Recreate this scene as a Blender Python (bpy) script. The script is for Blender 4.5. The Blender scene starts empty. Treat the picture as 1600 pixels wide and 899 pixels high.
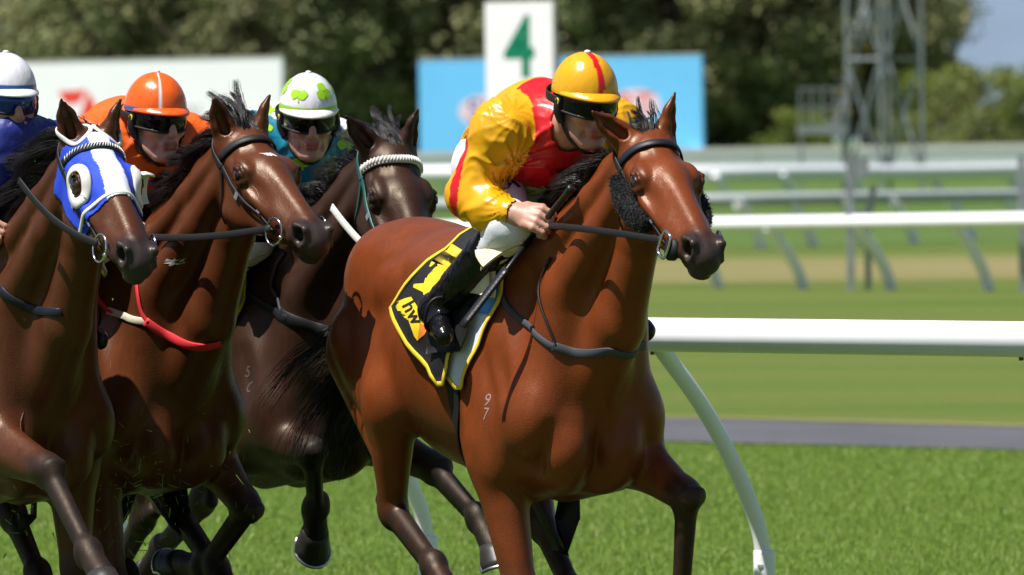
import bpy, bmesh, math, random
import numpy as np
from mathutils import Vector, Matrix

# ------------------------------------------------------------------ camera, sky, sun, exposure
scene = bpy.context.scene
CAM_H = 1.81                       # photographer standing at the outside rail
FPX = 13617.0                      # 200 mm lens on a 23.5 mm sensor, in units of a 1600 px wide frame
PITCH = math.atan(224.5 / FPX)
ROLL = math.radians(0.8)
SUN_AZ_VEC = Vector((-0.80, -0.42, 0.0))   # towards the sun, on the ground
SUN_EL = math.radians(64)

cam_fw = np.array([0, math.cos(PITCH), -math.sin(PITCH)])
_rt = np.array([1.0, 0, 0])
_up = np.cross(_rt, cam_fw)
cam_r = math.cos(ROLL) * _rt - math.sin(ROLL) * _up
cam_u = math.cos(ROLL) * _up + math.sin(ROLL) * _rt
cam_pos = np.array([0, 0, CAM_H])

cam_data = bpy.data.cameras.new('camera')
cam = bpy.data.objects.new('camera', cam_data)
scene.collection.objects.link(cam)
cam.matrix_world = Matrix(((cam_r[0], cam_u[0], -cam_fw[0], 0),
                           (cam_r[1], cam_u[1], -cam_fw[1], 0),
                           (cam_r[2], cam_u[2], -cam_fw[2], CAM_H),
                           (0, 0, 0, 1)))
cam_data.sensor_width = 23.5
cam_data.lens = 200.0
cam_data.clip_start = 0.5
cam_data.clip_end = 12000
cam_data.dof.use_dof = True
cam_data.dof.focus_distance = 24.9
cam_data.dof.aperture_fstop = 5.8
scene.camera = cam

world = bpy.data.worlds.new('World')
scene.world = world
world.use_nodes = True
wn = world.node_tree.nodes
wl = world.node_tree.links
wn.clear()
sky = wn.new('ShaderNodeTexSky')
sky.sky_type = 'NISHITA'
sky.sun_disc = False
sky.sun_elevation = SUN_EL
sky.sun_rotation = math.atan2(SUN_AZ_VEC.x, SUN_AZ_VEC.y)
bg = wn.new('ShaderNodeBackground')
bg.inputs['Strength'].default_value = 0.052
wo = wn.new('ShaderNodeOutputWorld')
wl.new(sky.outputs[0], bg.inputs[0])
wl.new(bg.outputs[0], wo.inputs[0])

sun_data = bpy.data.lights.new('sun', 'SUN')
sun_data.energy = 5.0
sun_data.angle = math.radians(0.53)
sun_data.color = (1.0, 0.972, 0.93)
sun = bpy.data.objects.new('sun', sun_data)
scene.collection.objects.link(sun)
_to_sun = Vector((SUN_AZ_VEC.normalized().x * math.cos(SUN_EL), SUN_AZ_VEC.normalized().y * math.cos(SUN_EL), math.sin(SUN_EL)))
sun.rotation_euler = _to_sun.to_track_quat('Z', 'Y').to_euler()

vs = scene.view_settings
vs.view_transform = 'Standard'
vs.look = 'None'
vs.exposure = 0.50
vs.gamma = 1.0
vs.use_curve_mapping = False
scene.render.engine = 'CYCLES'
scene.cycles.use_denoising = True
scene.cycles.max_bounces = 6

rng = np.random.default_rng(7)
random.seed(7)
COL = scene.collection


def ray(px, py):
    return cam_fw + cam_r * (px - 800) / FPX - cam_u * (py - 449.5) / FPX


def at(px, py, D):
    """the point of the place seen at photo position (px, py), D metres down the course"""
    d = ray(px, py)
    return cam_pos + d * (D / d[1])


def ground_at(px, py):
    d = ray(px, py)
    return cam_pos + d * (-CAM_H / d[2])


# ------------------------------------------------------------------ object helpers
def tag(o, label=None, cat=None, group=None, kind=None):
    if label: o['label'] = label
    if cat: o['category'] = cat
    if group: o['group'] = group
    if kind: o['kind'] = kind
    return o


def empty(name, loc=(0, 0, 0), rz=0.0):
    o = bpy.data.objects.new(name, None)
    o.empty_display_size = 0.1
    COL.objects.link(o)
    o.location = loc
    o.rotation_euler = (0, 0, rz)
    return o


def mesh_obj(name, verts, faces, mat=None, parent=None, smooth=True, col=None, extra=None):
    """verts (n,3); faces: (m,4) or (m,3) int array or list of lists; col (n,3|4) colours per vertex"""
    me = bpy.data.meshes.new(name)
    verts = np.asarray(verts, dtype=np.float32)
    if isinstance(faces, np.ndarray) and faces.ndim == 2:
        k = faces.shape[1]
        me.vertices.add(len(verts))
        me.vertices.foreach_set('co', verts.ravel())
        me.loops.add(faces.size)
        me.loops.foreach_set('vertex_index', faces.astype(np.int32).ravel())
        me.polygons.add(len(faces))
        me.polygons.foreach_set('loop_start', np.arange(0, faces.size, k, dtype=np.int32))
        me.polygons.foreach_set('loop_total', np.full(len(faces), k, dtype=np.int32))
        me.update(calc_edges=True)
    else:
        me.from_pydata([tuple(map(float, v)) for v in verts], [], [tuple(int(i) for i in f) for f in faces])
        me.update()
    if smooth:
        me.polygons.foreach_set('use_smooth', np.ones(len(me.polygons), dtype=bool))
    if col is not None:
        add_col(me, 'col', col)
    if extra:
        for nm, arr in extra.items():
            a = me.attributes.new(nm, 'FLOAT', 'POINT')
            a.data.foreach_set('value', np.asarray(arr, dtype=np.float32))
    if mat: me.materials.append(mat)
    o = bpy.data.objects.new(name, me)
    COL.objects.link(o)
    if parent is not None: o.parent = parent
    return o


def add_col(me, nm, col):
    a = me.attributes.new(nm, 'FLOAT_COLOR', 'POINT')
    c = np.ones((len(col), 4), dtype=np.float32)
    c[:, :np.asarray(col).shape[1]] = col
    a.data.foreach_set('color', c.ravel())


class MB:
    """collects simple shapes into one mesh"""
    def __init__(s): s.v = []; s.f = []
    def add(s, vs, fs):
        o = len(s.v); s.v += [tuple(map(float, v)) for v in vs]; s.f += [[i + o for i in f] for f in fs]; return s
    def box(s, c, size, rot=None):
        hx, hy, hz = [q / 2 for q in size]
        P = np.array([(x, y, z) for x in (-hx, hx) for y in (-hy, hy) for z in (-hz, hz)])
        if rot is not None: P = P @ np.asarray(rot).T
        P = P + np.asarray(c)
        return s.add(P, [(0, 1, 3, 2), (4, 6, 7, 5), (0, 4, 5, 1), (2, 3, 7, 6), (0, 2, 6, 4), (1, 5, 7, 3)])
    def tube(s, path, rad, n=12, caps=True):
        V, Fq = tube_mesh(path, rad, n)
        o = len(s.v); s.v += [tuple(v) for v in V]; s.f += [[int(i) + o for i in f] for f in Fq]
        m = len(path)
        if caps:
            s.f.append([o + i for i in range(n)][::-1]); s.f.append([o + (m - 1) * n + i for i in range(n)])
        return s
    def obj(s, name, mat, parent=None, smooth=False):
        return mesh_obj(name, np.array(s.v), s.f, mat, parent, smooth)


def frames(path):
    P = np.asarray(path, float)
    T = np.gradient(P, axis=0)
    T /= np.linalg.norm(T, axis=1, keepdims=True) + 1e-12
    N = np.zeros_like(P)
    a = np.array([0, 0, 1.0]) if abs(T[0][2]) < 0.9 else np.array([1.0, 0, 0])
    n = np.cross(T[0], np.cross(a, T[0])); n /= np.linalg.norm(n)
    for i in range(len(P)):
        n = n - T[i] * (n @ T[i]); n /= np.linalg.norm(n) + 1e-12
        N[i] = n
    return P, T, N, np.cross(T, N)


def tube_mesh(path, rad, n=12):
    P, T, N, B = frames(path)
    r = np.atleast_1d(np.asarray(rad, float))
    r = np.interp(np.linspace(0, 1, len(P)), np.linspace(0, 1, len(r)), r) if len(r) > 1 else np.full(len(P), r[0])
    a = np.linspace(0, 2 * math.pi, n, endpoint=False)
    V = P[:, None] + r[:, None, None] * (np.cos(a)[None, :, None] * N[:, None] + np.sin(a)[None, :, None] * B[:, None])
    V = V.reshape(-1, 3)
    m = len(P)
    i = np.arange(m - 1)[:, None] * n; j = np.arange(n)[None]
    jn = (j + 1) % n
    Fq = np.stack([i + j, i + jn, i + n + jn, i + n + j], -1).reshape(-1, 4)
    return V, Fq


def spline(pts, n=24):
    """Catmull-Rom through the points"""
    P = np.asarray(pts, float)
    if len(P) == 2:
        t = np.linspace(0, 1, n)[:, None]; return P[0] * (1 - t) + P[1] * t
    Q = np.vstack([2 * P[0] - P[1], P, 2 * P[-1] - P[-2]])
    seg = len(P) - 1
    out = []
    for t in np.linspace(0, seg - 1e-6, n):
        i = int(t); f = t - i
        a, b, c, d = Q[i], Q[i + 1], Q[i + 2], Q[i + 3]
        out.append(0.5 * (2 * b + (c - a) * f + (2 * a - 5 * b + 4 * c - d) * f * f + (-a + 3 * b - 3 * c + d) * f ** 3))
    return np.array(out)


def unit(v):
    v = np.asarray(v, float); return v / (np.linalg.norm(v) + 1e-12)


# ------------------------------------------------------------------ noise
_TAB = np.random.default_rng(99).random(65536).astype(np.float32)
_PERM = np.random.default_rng(98).permutation(65536).astype(np.int32)


def vnoise(p, seed=0):
    """smooth value noise in -1..1"""
    p = np.asarray(p)
    i = np.floor(p).astype(np.int32); f = (p - i).astype(np.float32); f = f * f * (3 - 2 * f)
    x, y, z = i[:, 0], i[:, 1], i[:, 2]; fx, fy, fz = f[:, 0], f[:, 1], f[:, 2]
    hx = [_PERM[(x + d + seed * 101) & 65535] for d in (0, 1)]
    r = 0
    for dx in (0, 1):
        wx = fx if dx else 1 - fx
        for dy in (0, 1):
            hy = _PERM[(hx[dx] + y + dy) & 65535]
            wxy = wx * (fy if dy else 1 - fy)
            r = r + wxy * (_TAB[(hy + z * 7) & 65535] * (1 - fz) + _TAB[(hy + (z + 1) * 7) & 65535] * fz)
    return r * 2 - 1


def fbm(p, seed=0, octv=3):
    a, s, r = 1.0, 0.0, 0
    for o in range(octv):
        r = r + a * vnoise(p * (2 ** o), seed + o * 17); s += a; a *= 0.5
    return r / s


# ------------------------------------------------------------------ sculpting: blended solids turned into one continuous skin
class Sculpt:
    def __init__(s): s.p = []
    def cone(s, a, b, ra, rb, k=0.03, sq=None, sub=False, tag=0.0):
        """tapered limb from a to b; sq = (axis, factor) flattens it across that axis"""
        a = np.asarray(a, float); b = np.asarray(b, float)
        s.p.append(dict(t='c', a=a, b=b, ra=ra, rb=rb, k=k, sq=None if sq is None else (unit(sq[0]), sq[1]), sub=sub, tag=tag))
        e = max(ra, rb) * 1.35
        s.p[-1]['lo'] = np.minimum(a - e, b - e); s.p[-1]['hi'] = np.maximum(a + e, b + e)
    def ell(s, c, rad, M=None, k=0.03, sub=False, tag=0.0):
        """ellipsoid; rows of M are its axes"""
        c = np.asarray(c, float)
        M = np.eye(3) if M is None else np.array([unit(q) for q in M])
        s.p.append(dict(t='e', c=c, rad=np.asarray(rad, float), M=M, k=k, sub=sub, tag=tag))
        e = np.abs(M.T) @ np.asarray(rad, float)
        s.p[-1]['lo'] = c - e; s.p[-1]['hi'] = c + e
    def chain(s, pts, rads, k=0.03, sq=None, tag=0.0):
        for i in range(len(pts) - 1):
            s.cone(pts[i], pts[i + 1], rads[i], rads[i + 1], k if i == 0 else min(k, 0.02), sq, tag=tag)
    @staticmethod
    def dist(q, P):
        if q['t'] == 'e':
            L = (P - q['c'].astype(P.dtype)) @ q['M'].T.astype(P.dtype)
            L *= (1 / q['rad']).astype(L.dtype)
            k0 = np.sqrt(np.einsum('ij,ij->i', L, L))
            L *= (1 / q['rad']).astype(L.dtype)
            k1 = np.sqrt(np.einsum('ij,ij->i', L, L)) + 1e-9
            return k0 * (k0 - 1) / k1
        a = q['a'].astype(P.dtype); ab = (q['b'] - q['a']).astype(P.dtype)
        v = P - a
        scale = 1.0
        if q['sq'] is not None:
            n, f = q['sq']
            n = n.astype(P.dtype); g = P.dtype.type(1 / f - 1)
            v = v + (g * (v @ n))[:, None] * n; ab = ab + g * (ab @ n) * n
            scale = min(1.0, f) ** 0.5
        L2 = float(ab @ ab)
        rr = q['ra'] - q['rb']
        L = math.sqrt(L2)
        proj = v @ ab
        vv = np.einsum('ij,ij->i', v, v)
        t = proj / L2
        m = max(-0.95, min(0.95, rr / L))                # slant of the cone's side
        if m:
            t = t - np.sqrt(np.maximum(vv - proj * t, 0)) * (m / math.sqrt(1 - m * m) / L)
        t = np.clip(t, 0, 1)
        return (np.sqrt(np.maximum(vv - 2 * t * proj + t * t * L2, 0)) - q['ra'] + t * rr) * scale
    def index(s, P, margin=0.035):
        """for each solid, which of the points it can touch"""
        P = np.asarray(P)
        cell = 0.09
        lo = P.min(0) - 1e-6
        g = ((P - lo) / cell).astype(np.int32)
        dim = g.max(0) + 1
        key = (g[:, 0] * dim[1] + g[:, 1]) * dim[2] + g[:, 2]
        order = np.argsort(key, kind='stable')
        uk, start = np.unique(key[order], return_index=True)
        end = np.append(start[1:], len(order))
        cz = uk % dim[2]; cy = (uk // dim[2]) % dim[1]; cx = uk // (dim[1] * dim[2])
        clo = lo + np.stack([cx, cy, cz], 1) * cell
        out = []
        for q in s.p:
            e = margin + q['k']
            m = np.nonzero(np.all((clo + cell > q['lo'] - e) & (clo < q['hi'] + e), axis=1))[0]
            out.append(np.concatenate([order[start[i]:end[i]] for i in m]) if len(m) else None)
        return out
    def ev(s, P, cull=True, idx=None):
        P = np.asarray(P)
        d = np.full(len(P), 9.0, dtype=P.dtype)
        if cull and idx is None: idx = s.index(P)
        for n, q in enumerate(s.p):
            if cull:
                ii = idx[n]
                if ii is None: continue
                pd = s.dist(q, P[ii]); cur = d[ii]
            else:
                ii = slice(None); pd = s.dist(q, P); cur = d
            k = q['k']
            if q['sub']:
                h = np.maximum(k - np.abs(-pd - cur), 0) / k
                nd = np.maximum(cur, -pd) + h * h * (k * 0.25)
            else:
                h = np.maximum(k - np.abs(pd - cur), 0) / k
                nd = np.minimum(cur, pd) - h * h * (k * 0.25)
            d[ii] = nd
        return d
    def tags(s, P, soft=0.012):
        P = np.asarray(P, dtype=np.float32)
        num = np.zeros(len(P), np.float32); den = np.full(len(P), 1e-9, np.float32)
        for q, ii in zip(s.p, s.index(P, 0.02)):
            if q['sub'] or ii is None: continue
            w = np.exp(-np.maximum(s.dist(q, P[ii]), -0.02) / soft)
            num[ii] += w * q['tag']; den[ii] += w
        return num / den
    def grad(s, P, e=0.002, fn=None):
        fn = fn or s.ev
        K = np.array([[1, -1, -1], [-1, -1, 1], [-1, 1, -1], [1, 1, 1.0]])
        g = 0
        for k in K: g = g + k.astype(P.dtype) * fn(P + (k * e).astype(P.dtype))[:, None]
        return g / (4 * e)
    def snap(s, P, off=0.0, it=6, fn=None):
        P = np.array(P, float)
        f = fn or (lambda q: s.ev(q, False))
        for _ in range(it):
            d = f(P) - off
            g = s.grad(P, fn=f)
            P = P - np.clip(d, -0.03, 0.03)[:, None] * g / (np.sum(g * g, 1, keepdims=True) + 1e-6)
        return P
    def hit(s, o, d, t0=0.0, t1=3.0, fn=None):
        """march a ray from o along d until it meets the skin"""
        f = fn or (lambda q: s.ev(q, False))
        o = np.asarray(o, float); d = unit(d)
        t = t0
        for _ in range(120):
            v = float(f((o + d * t)[None])[0])
            if v < 0.0008: return o + d * t
            t += max(v * 0.6, 0.001)
            if t > t1: return None
        return None
    def bounds(s, pad=0.03):
        lo = np.min([q['lo'] for q in s.p if not q['sub']], axis=0) - pad
        hi = np.max([q['hi'] for q in s.p if not q['sub']], axis=0) + pad
        return lo, hi
    def skin(s, h=0.008, fine=None, extra=None, cut=None):
        """surface nets over a narrow band, then pulled exactly onto the surface.
        fine: function(P)->mask of the vertices whose faces are split once more; extra(P,d)->d displaces; cut(P)->bool drops vertices"""
        def fn(P, idx=None):
            d = s.ev(P, True, idx)
            return d if extra is None else extra(P, d)
        lo, hi = s.bounds()
        B = 8; bs = B * h
        nb = np.ceil((hi - lo) / bs).astype(int) + 1
        n = nb * B + 1
        bi = np.stack(np.meshgrid(*[np.arange(q) for q in nb], indexing='ij'), -1).reshape(-1, 3)
        cen = lo + (bi + 0.5) * bs
        dc = s.ev(cen, False)
        near = np.abs(dc) < bs * 0.95 + 0.02
        V = np.repeat(np.repeat(np.repeat(np.where(dc.reshape(nb) < 0, -1.0, 1.0).astype(np.float32), B, 0), B, 1), B, 2)
        V = np.pad(V, ((0, 1), (0, 1), (0, 1)), constant_values=1.0)
        loc = np.stack(np.meshgrid(*[np.arange(B)] * 3, indexing='ij'), -1).reshape(-1, 3)
        nbk = bi[near]
        CH = 2500
        for c in range(0, len(nbk), CH):
            G = (nbk[c:c + CH, None] * B + loc[None]).reshape(-1, 3)
            V[G[:, 0], G[:, 1], G[:, 2]] = fn((lo + G * h).astype(np.float32))
        sg = V < 0
        act = np.zeros(np.array(sg.shape) - 1, dtype=np.int8)
        for dx in (0, 1):
            for dy in (0, 1):
                for dz in (0, 1):
                    act += sg[dx:dx + act.shape[0], dy:dy + act.shape[1], dz:dz + act.shape[2]]
        cells = np.argwhere((act > 0) & (act < 8))
        cid = np.full(act.shape, -1, dtype=np.int32)
        cid[cells[:, 0], cells[:, 1], cells[:, 2]] = np.arange(len(cells))
        # vertex = mean of edge crossings
        acc = np.zeros((len(cells), 3)); cnt = np.zeros(len(cells))
        cor = [(0, 0, 0), (1, 0, 0), (0, 1, 0), (1, 1, 0), (0, 0, 1), (1, 0, 1), (0, 1, 1), (1, 1, 1)]
        vals = [V[cells[:, 0] + c[0], cells[:, 1] + c[1], cells[:, 2] + c[2]].astype(float) for c in cor]
        for i in range(8):
            for ax in range(3):
                if cor[i][ax]: continue
                j = i + (1, 2, 4)[ax]
                a, b = vals[i], vals[j]
                m = (a < 0) != (b < 0)
                t = np.where(m, a / np.where(m, a - b, 1), 0)
                p = np.tile(np.array(cor[i], float), (len(cells), 1)); p[:, ax] += t
                acc[m] += p[m]; cnt[m] += 1
        P = lo + (cells + acc / cnt[:, None]) * h
        quads = []
        for ax in range(3):
            u, v = [(1, 2), (2, 0), (0, 1)][ax]
            sl0 = [slice(None)] * 3; sl1 = [slice(None)] * 3
            sl0[ax] = slice(0, -1); sl1[ax] = slice(1, None)
            E = np.argwhere(sg[tuple(sl0)] != sg[tuple(sl1)])
            ok = (E[:, u] > 0) & (E[:, v] > 0) & (E[:, u] < act.shape[u]) & (E[:, v] < act.shape[v])
            E = E[ok]
            flip = sg[E[:, 0], E[:, 1], E[:, 2]]
            def cc(du, dv):
                q = E.copy(); q[:, u] -= du; q[:, v] -= dv; return cid[q[:, 0], q[:, 1], q[:, 2]]
            Q = np.stack([cc(1, 1), cc(0, 1), cc(0, 0), cc(1, 0)], 1)
            Q[~flip] = Q[~flip][:, ::-1]
            quads.append(Q)
        Q = np.vstack(quads)
        Q = Q[np.all(Q >= 0, axis=1)]
        def relax(P, it):
            P = P.astype(np.float32)
            ix = s.index(P, 0.045)
            f2 = lambda q: fn(q, ix)
            for _ in range(it):
                d = f2(P); g = s.grad(P, fn=f2)
                P = P - np.clip(d, -h, h)[:, None] * g / (np.sum(g * g, 1, keepdims=True) + 1e-3)
            return P
        def smooth(P, Q):
            # one pass of neighbour averaging, keeps the net even
            k = Q.shape[1]
            a = np.concatenate([Q[:, i] for i in range(k)] * 2)
            b = np.concatenate([Q[:, (i + 1) % k] for i in range(k)] + [Q[:, i - 1] for i in range(k)])
            C = np.bincount(a, minlength=len(P))
            S = np.stack([np.bincount(a, P[b, i], minlength=len(P)) for i in range(3)], 1)
            return P * 0.5 + 0.5 * S / np.maximum(C, 1)[:, None]
        P = smooth(P, Q)
        P = relax(P, 2)
        if cut is not None:
            dead = cut(P)
            Q = Q[~np.any(dead[Q], axis=1)]
            used = np.unique(Q); mp = np.full(len(P), -1); mp[used] = np.arange(len(used)); P = P[used]; Q = mp[Q]
        if fine is not None:
            m = np.all(fine(P)[Q], axis=1)
            Qf, Qc = Q[m], Q[~m]
            e = np.sort(np.stack([Qf, np.roll(Qf, -1, 1)], -1).reshape(-1, 2), 1)
            ue, inv = np.unique(e, axis=0, return_inverse=True)
            inv = inv.reshape(-1, 4)
            n0 = len(P)
            mid = P[ue].mean(1); fc = P[Qf].mean(1)
            P = np.vstack([P, mid, fc])
            em = n0 + inv; fi = n0 + len(ue) + np.arange(len(Qf))
            sub = [np.stack([Qf[:, i], em[:, i], fi, em[:, i - 1]], 1) for i in range(4)]
            newv = np.arange(n0, len(P))
            P[newv] = relax(P[newv], 2)
            # border edges: their midpoints stay on the coarse edge so no crack opens
            ce = np.sort(np.stack([Qc, np.roll(Qc, -1, 1)], -1).reshape(-1, 2), 1)
            key = ue[:, 0].astype(np.int64) * n0 + ue[:, 1]; ck = ce[:, 0].astype(np.int64) * n0 + ce[:, 1]
            bd = np.isin(key, ck)
            P[n0:n0 + len(ue)][bd] = mid[bd]
            Q = np.vstack([Qc] + sub)
        return P, Q
# ------------------------------------------------------------------ horse anatomy
class Stout:
    """passes solids on with thicker limbs"""
    def __init__(s, S, f): s.S, s.f = S, f
    def cone(s, a, b, ra, rb, *q, **k): s.S.cone(a, b, ra * s.f, rb * s.f, *q, **k)
    def ell(s, c, rad, *q, **k): s.S.ell(c, np.asarray(rad) * s.f, *q, **k)


def leg_front(S, sh, el, kn, ft, co, side, dark=1.0):
    """shoulder point, elbow, knee, fetlock, coronet: each (x,y,z) in the horse's own frame"""
    sh, el, kn, ft, co = [np.asarray(q, float) for q in (sh, el, kn, ft, co)]
    Y = np.array([0, 1.0, 0])
    ax = unit(kn - el)
    # direction in which the front of the leg looks (across the forearm, in the stride plane)
    fr = unit(np.cross(Y, ax)); fr = fr if fr @ np.array([1, 0, 0.0]) > 0 else -fr
    if abs(ax[2]) < 0.75 and fr[2] < 0: fr = -fr
    L = np.linalg.norm(kn - el)
    # forearm: extensor in front, flexor behind
    S.cone(el + fr * 0.005 - ax * 0.03, kn - ax * 0.05, 0.096, 0.044, 0.05, (Y, 0.80))
    S.cone(el + ax * 0.03 + fr * 0.052, el + ax * (L * 0.66) + fr * 0.020, 0.064, 0.030, 0.014, (Y, 0.8))
    S.cone(el + ax * 0.02 - fr * 0.052, el + ax * (L * 0.66) - fr * 0.018, 0.060, 0.026, 0.02, (Y, 0.8))
    S.cone(el + ax * 0.02 + Y * side * 0.035, el + ax * (L * 0.55) + Y * side * 0.018, 0.050, 0.026, 0.018)
    S.cone(el + ax * (L * 0.45), kn - ax * 0.02, 0.044, 0.036, 0.03, tag=0.35 * dark)
    S.cone(el + ax * (L * 0.30) + fr * 0.050 + Y * side * 0.02, kn + fr * 0.030 - ax * 0.03, 0.016, 0.008, 0.008, tag=0.2 * dark)      # extensor tendon
    S.cone(el + ax * (L * 0.25) - fr * 0.010 - Y * side * 0.055, el + ax * (L * 0.8) + fr * 0.010 - Y * side * 0.032, 0.007, 0.006, 0.010)   # vein inside the arm
    S.ell(el - fr * 0.085 - ax * 0.01, (0.035, 0.03, 0.05), None, 0.05)          # point of elbow
    # knee
    S.ell(kn + fr * 0.008, (0.038, 0.042, 0.060), [fr, Y, ax], 0.028, tag=dark)
    S.ell(kn - fr * 0.036 - ax * 0.008, (0.020, 0.022, 0.034), [fr, Y, ax], 0.02, tag=dark)
    S.ell(kn + fr * 0.030 + ax * 0.035, (0.016, 0.032, 0.014), [fr, Y, ax], 0.012, tag=dark)
    for s2 in (1, -1):
        S.ell(kn + fr * 0.014 - ax * 0.030 + Y * s2 * 0.026, (0.018, 0.016, 0.020), [fr, Y, ax], 0.010, tag=dark)
        S.ell(kn + fr * 0.012 + ax * 0.026 + Y * s2 * 0.026, (0.017, 0.014, 0.018), [fr, Y, ax], 0.010, tag=dark)
    # cannon and tendon
    c = unit(ft - kn)
    fr2 = unit(np.cross(Y, c)); fr2 = fr2 if fr2 @ fr > -0.2 else -fr2
    S.cone(kn + c * 0.03, ft, 0.032, 0.025, 0.022, (Y, 0.9), tag=dark)
    S.cone(kn + c * 0.035 - fr2 * 0.033, ft - fr2 * 0.026, 0.015, 0.016, 0.006, (Y, 0.85), tag=dark)
    S.cone(kn + c * 0.05 - fr2 * 0.018 + Y * side * 0.016, ft - c * 0.03 - fr2 * 0.016 + Y * side * 0.012, 0.008, 0.007, 0.006, tag=dark)
    # fetlock, pastern
    S.ell(ft, (0.040, 0.037, 0.042), [fr2, Y, c], 0.02, tag=dark)
    S.ell(ft - fr2 * 0.028 + c * 0.008, (0.024, 0.028, 0.03), [fr2, Y, c], 0.015, tag=dark)
    S.cone(ft, co, 0.031, 0.037, 0.02, (Y, 1.0), tag=dark)


def leg_hind(S, hp, st, hk, ft, co, side, dark=1.0):
    hp, st, hk, ft, co = [np.asarray(q, float) for q in (hp, st, hk, ft, co)]
    Y = np.array([0, 1.0, 0])
    a = unit(st - hp); g = unit(hk - st); c = unit(ft - hk)
    # back of the leg at the hock: away from the inside of the bend
    bk = unit(g - c) if np.linalg.norm(g - c) > 0.2 else unit(np.cross(Y, g))
    if bk[0] > 0 and np.linalg.norm(g - c) <= 0.2: bk = -bk
    fg = unit(np.cross(Y, g)); fg = fg if fg[0] > 0 else -fg
    # thigh
    S.cone(hp, st, 0.18, 0.112, 0.035, (Y, 0.58))
    S.cone(hp + np.array([-0.14, side * 0.015, -0.02]), st * 0.45 + hk * 0.55 - fg * 0.05, 0.115, 0.050, 0.018, (Y, 0.70))   # hamstrings
    S.cone(hp + np.array([-0.05, side * 0.045, 0.02]), st * 0.75 + hk * 0.25 - fg * 0.03, 0.105, 0.070, 0.013, (Y, 0.72))      # biceps femoris
    S.ell(st + fg * 0.012, (0.085, 0.070, 0.085), None, 0.03)
    S.ell(st + fg * 0.055 + g * 0.02, (0.040, 0.042, 0.050), None, 0.02)
    # gaskin
    L = np.linalg.norm(hk - st)
    S.cone(st + g * 0.03, hk - g * 0.05, 0.098, 0.040, 0.03, (Y, 0.78))
    S.cone(st + g * 0.06 - fg * 0.035 + Y * side * 0.015, st + g * L * 0.65 - fg * 0.02, 0.070, 0.034, 0.018, (Y, 0.75))
    S.cone(st + g * 0.06 + fg * 0.03 + Y * side * 0.012, st + g * L * 0.72 + fg * 0.008, 0.058, 0.026, 0.014, (Y, 0.75))
    S.cone(st + g * L * 0.5, hk, 0.042, 0.036, 0.03, tag=0.4 * dark)
    # hock with its point
    S.ell(hk, (0.045, 0.040, 0.062), [bk, Y, unit(g + c)], 0.02, tag=dark)
    pt = hk + bk * 0.052 - unit(g + c) * 0.052
    S.cone(hk + bk * 0.012 + c * 0.015, pt, 0.030, 0.023, 0.018, tag=dark)
    S.cone(pt, st + g * L * 0.42 - fg * 0.055, 0.016, 0.030, 0.014, tag=0.5 * dark)         # Achilles tendon
    # cannon
    fr2 = unit(np.cross(Y, c)); fr2 = fr2 if fr2 @ bk < 0 else -fr2
    S.cone(hk + c * 0.03, ft, 0.037, 0.028, 0.02, (Y, 0.88), tag=dark)
    S.cone(hk + c * 0.02 - fr2 * 0.034, ft - fr2 * 0.028, 0.018, 0.016, 0.006, (Y, 0.85), tag=dark)
    S.cone(hk + c * 0.05 - fr2 * 0.018 + Y * side * 0.018, ft - c * 0.03 - fr2 * 0.016 + Y * side * 0.013, 0.009, 0.007, 0.006, tag=dark)
    S.ell(ft, (0.042, 0.038, 0.043), [fr2, Y, c], 0.02, tag=dark)
    S.ell(ft - fr2 * 0.028 + c * 0.006, (0.024, 0.028, 0.03), [fr2, Y, c], 0.015, tag=dark)
    S.cone(ft, co, 0.031, 0.037, 0.02, tag=dark)


class HeadFrame:
    def __init__(s, poll, muzzle, roll=0.0, scale=1.0):
        s.o = np.asarray(poll, float)
        s.h = unit(np.asarray(muzzle, float) - s.o)
        Y = np.array([0, 1.0, 0])
        l = unit(Y - s.h * (Y @ s.h))
        n = np.cross(s.h, l); n = n if n[2] > 0 or n[0] > 0 else -n
        l = np.cross(n, s.h) if np.cross(n, s.h)[1] > 0 else -np.cross(n, s.h)
        c, q = math.cos(roll), math.sin(roll)
        s.l = c * l + q * n; s.n = c * n - q * l
        s.k = scale
    def __call__(s, h, l, n): return s.o + s.k * (h * s.h + l * s.l + n * s.n)
    def vec(s, h, l, n): return h * s.h + l * s.l + n * s.n
    @property
    def M(s): return np.array([s.h, s.l, s.n])
    def inv(s, P): return ((np.asarray(P) - s.o) / s.k) @ s.M.T


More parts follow.
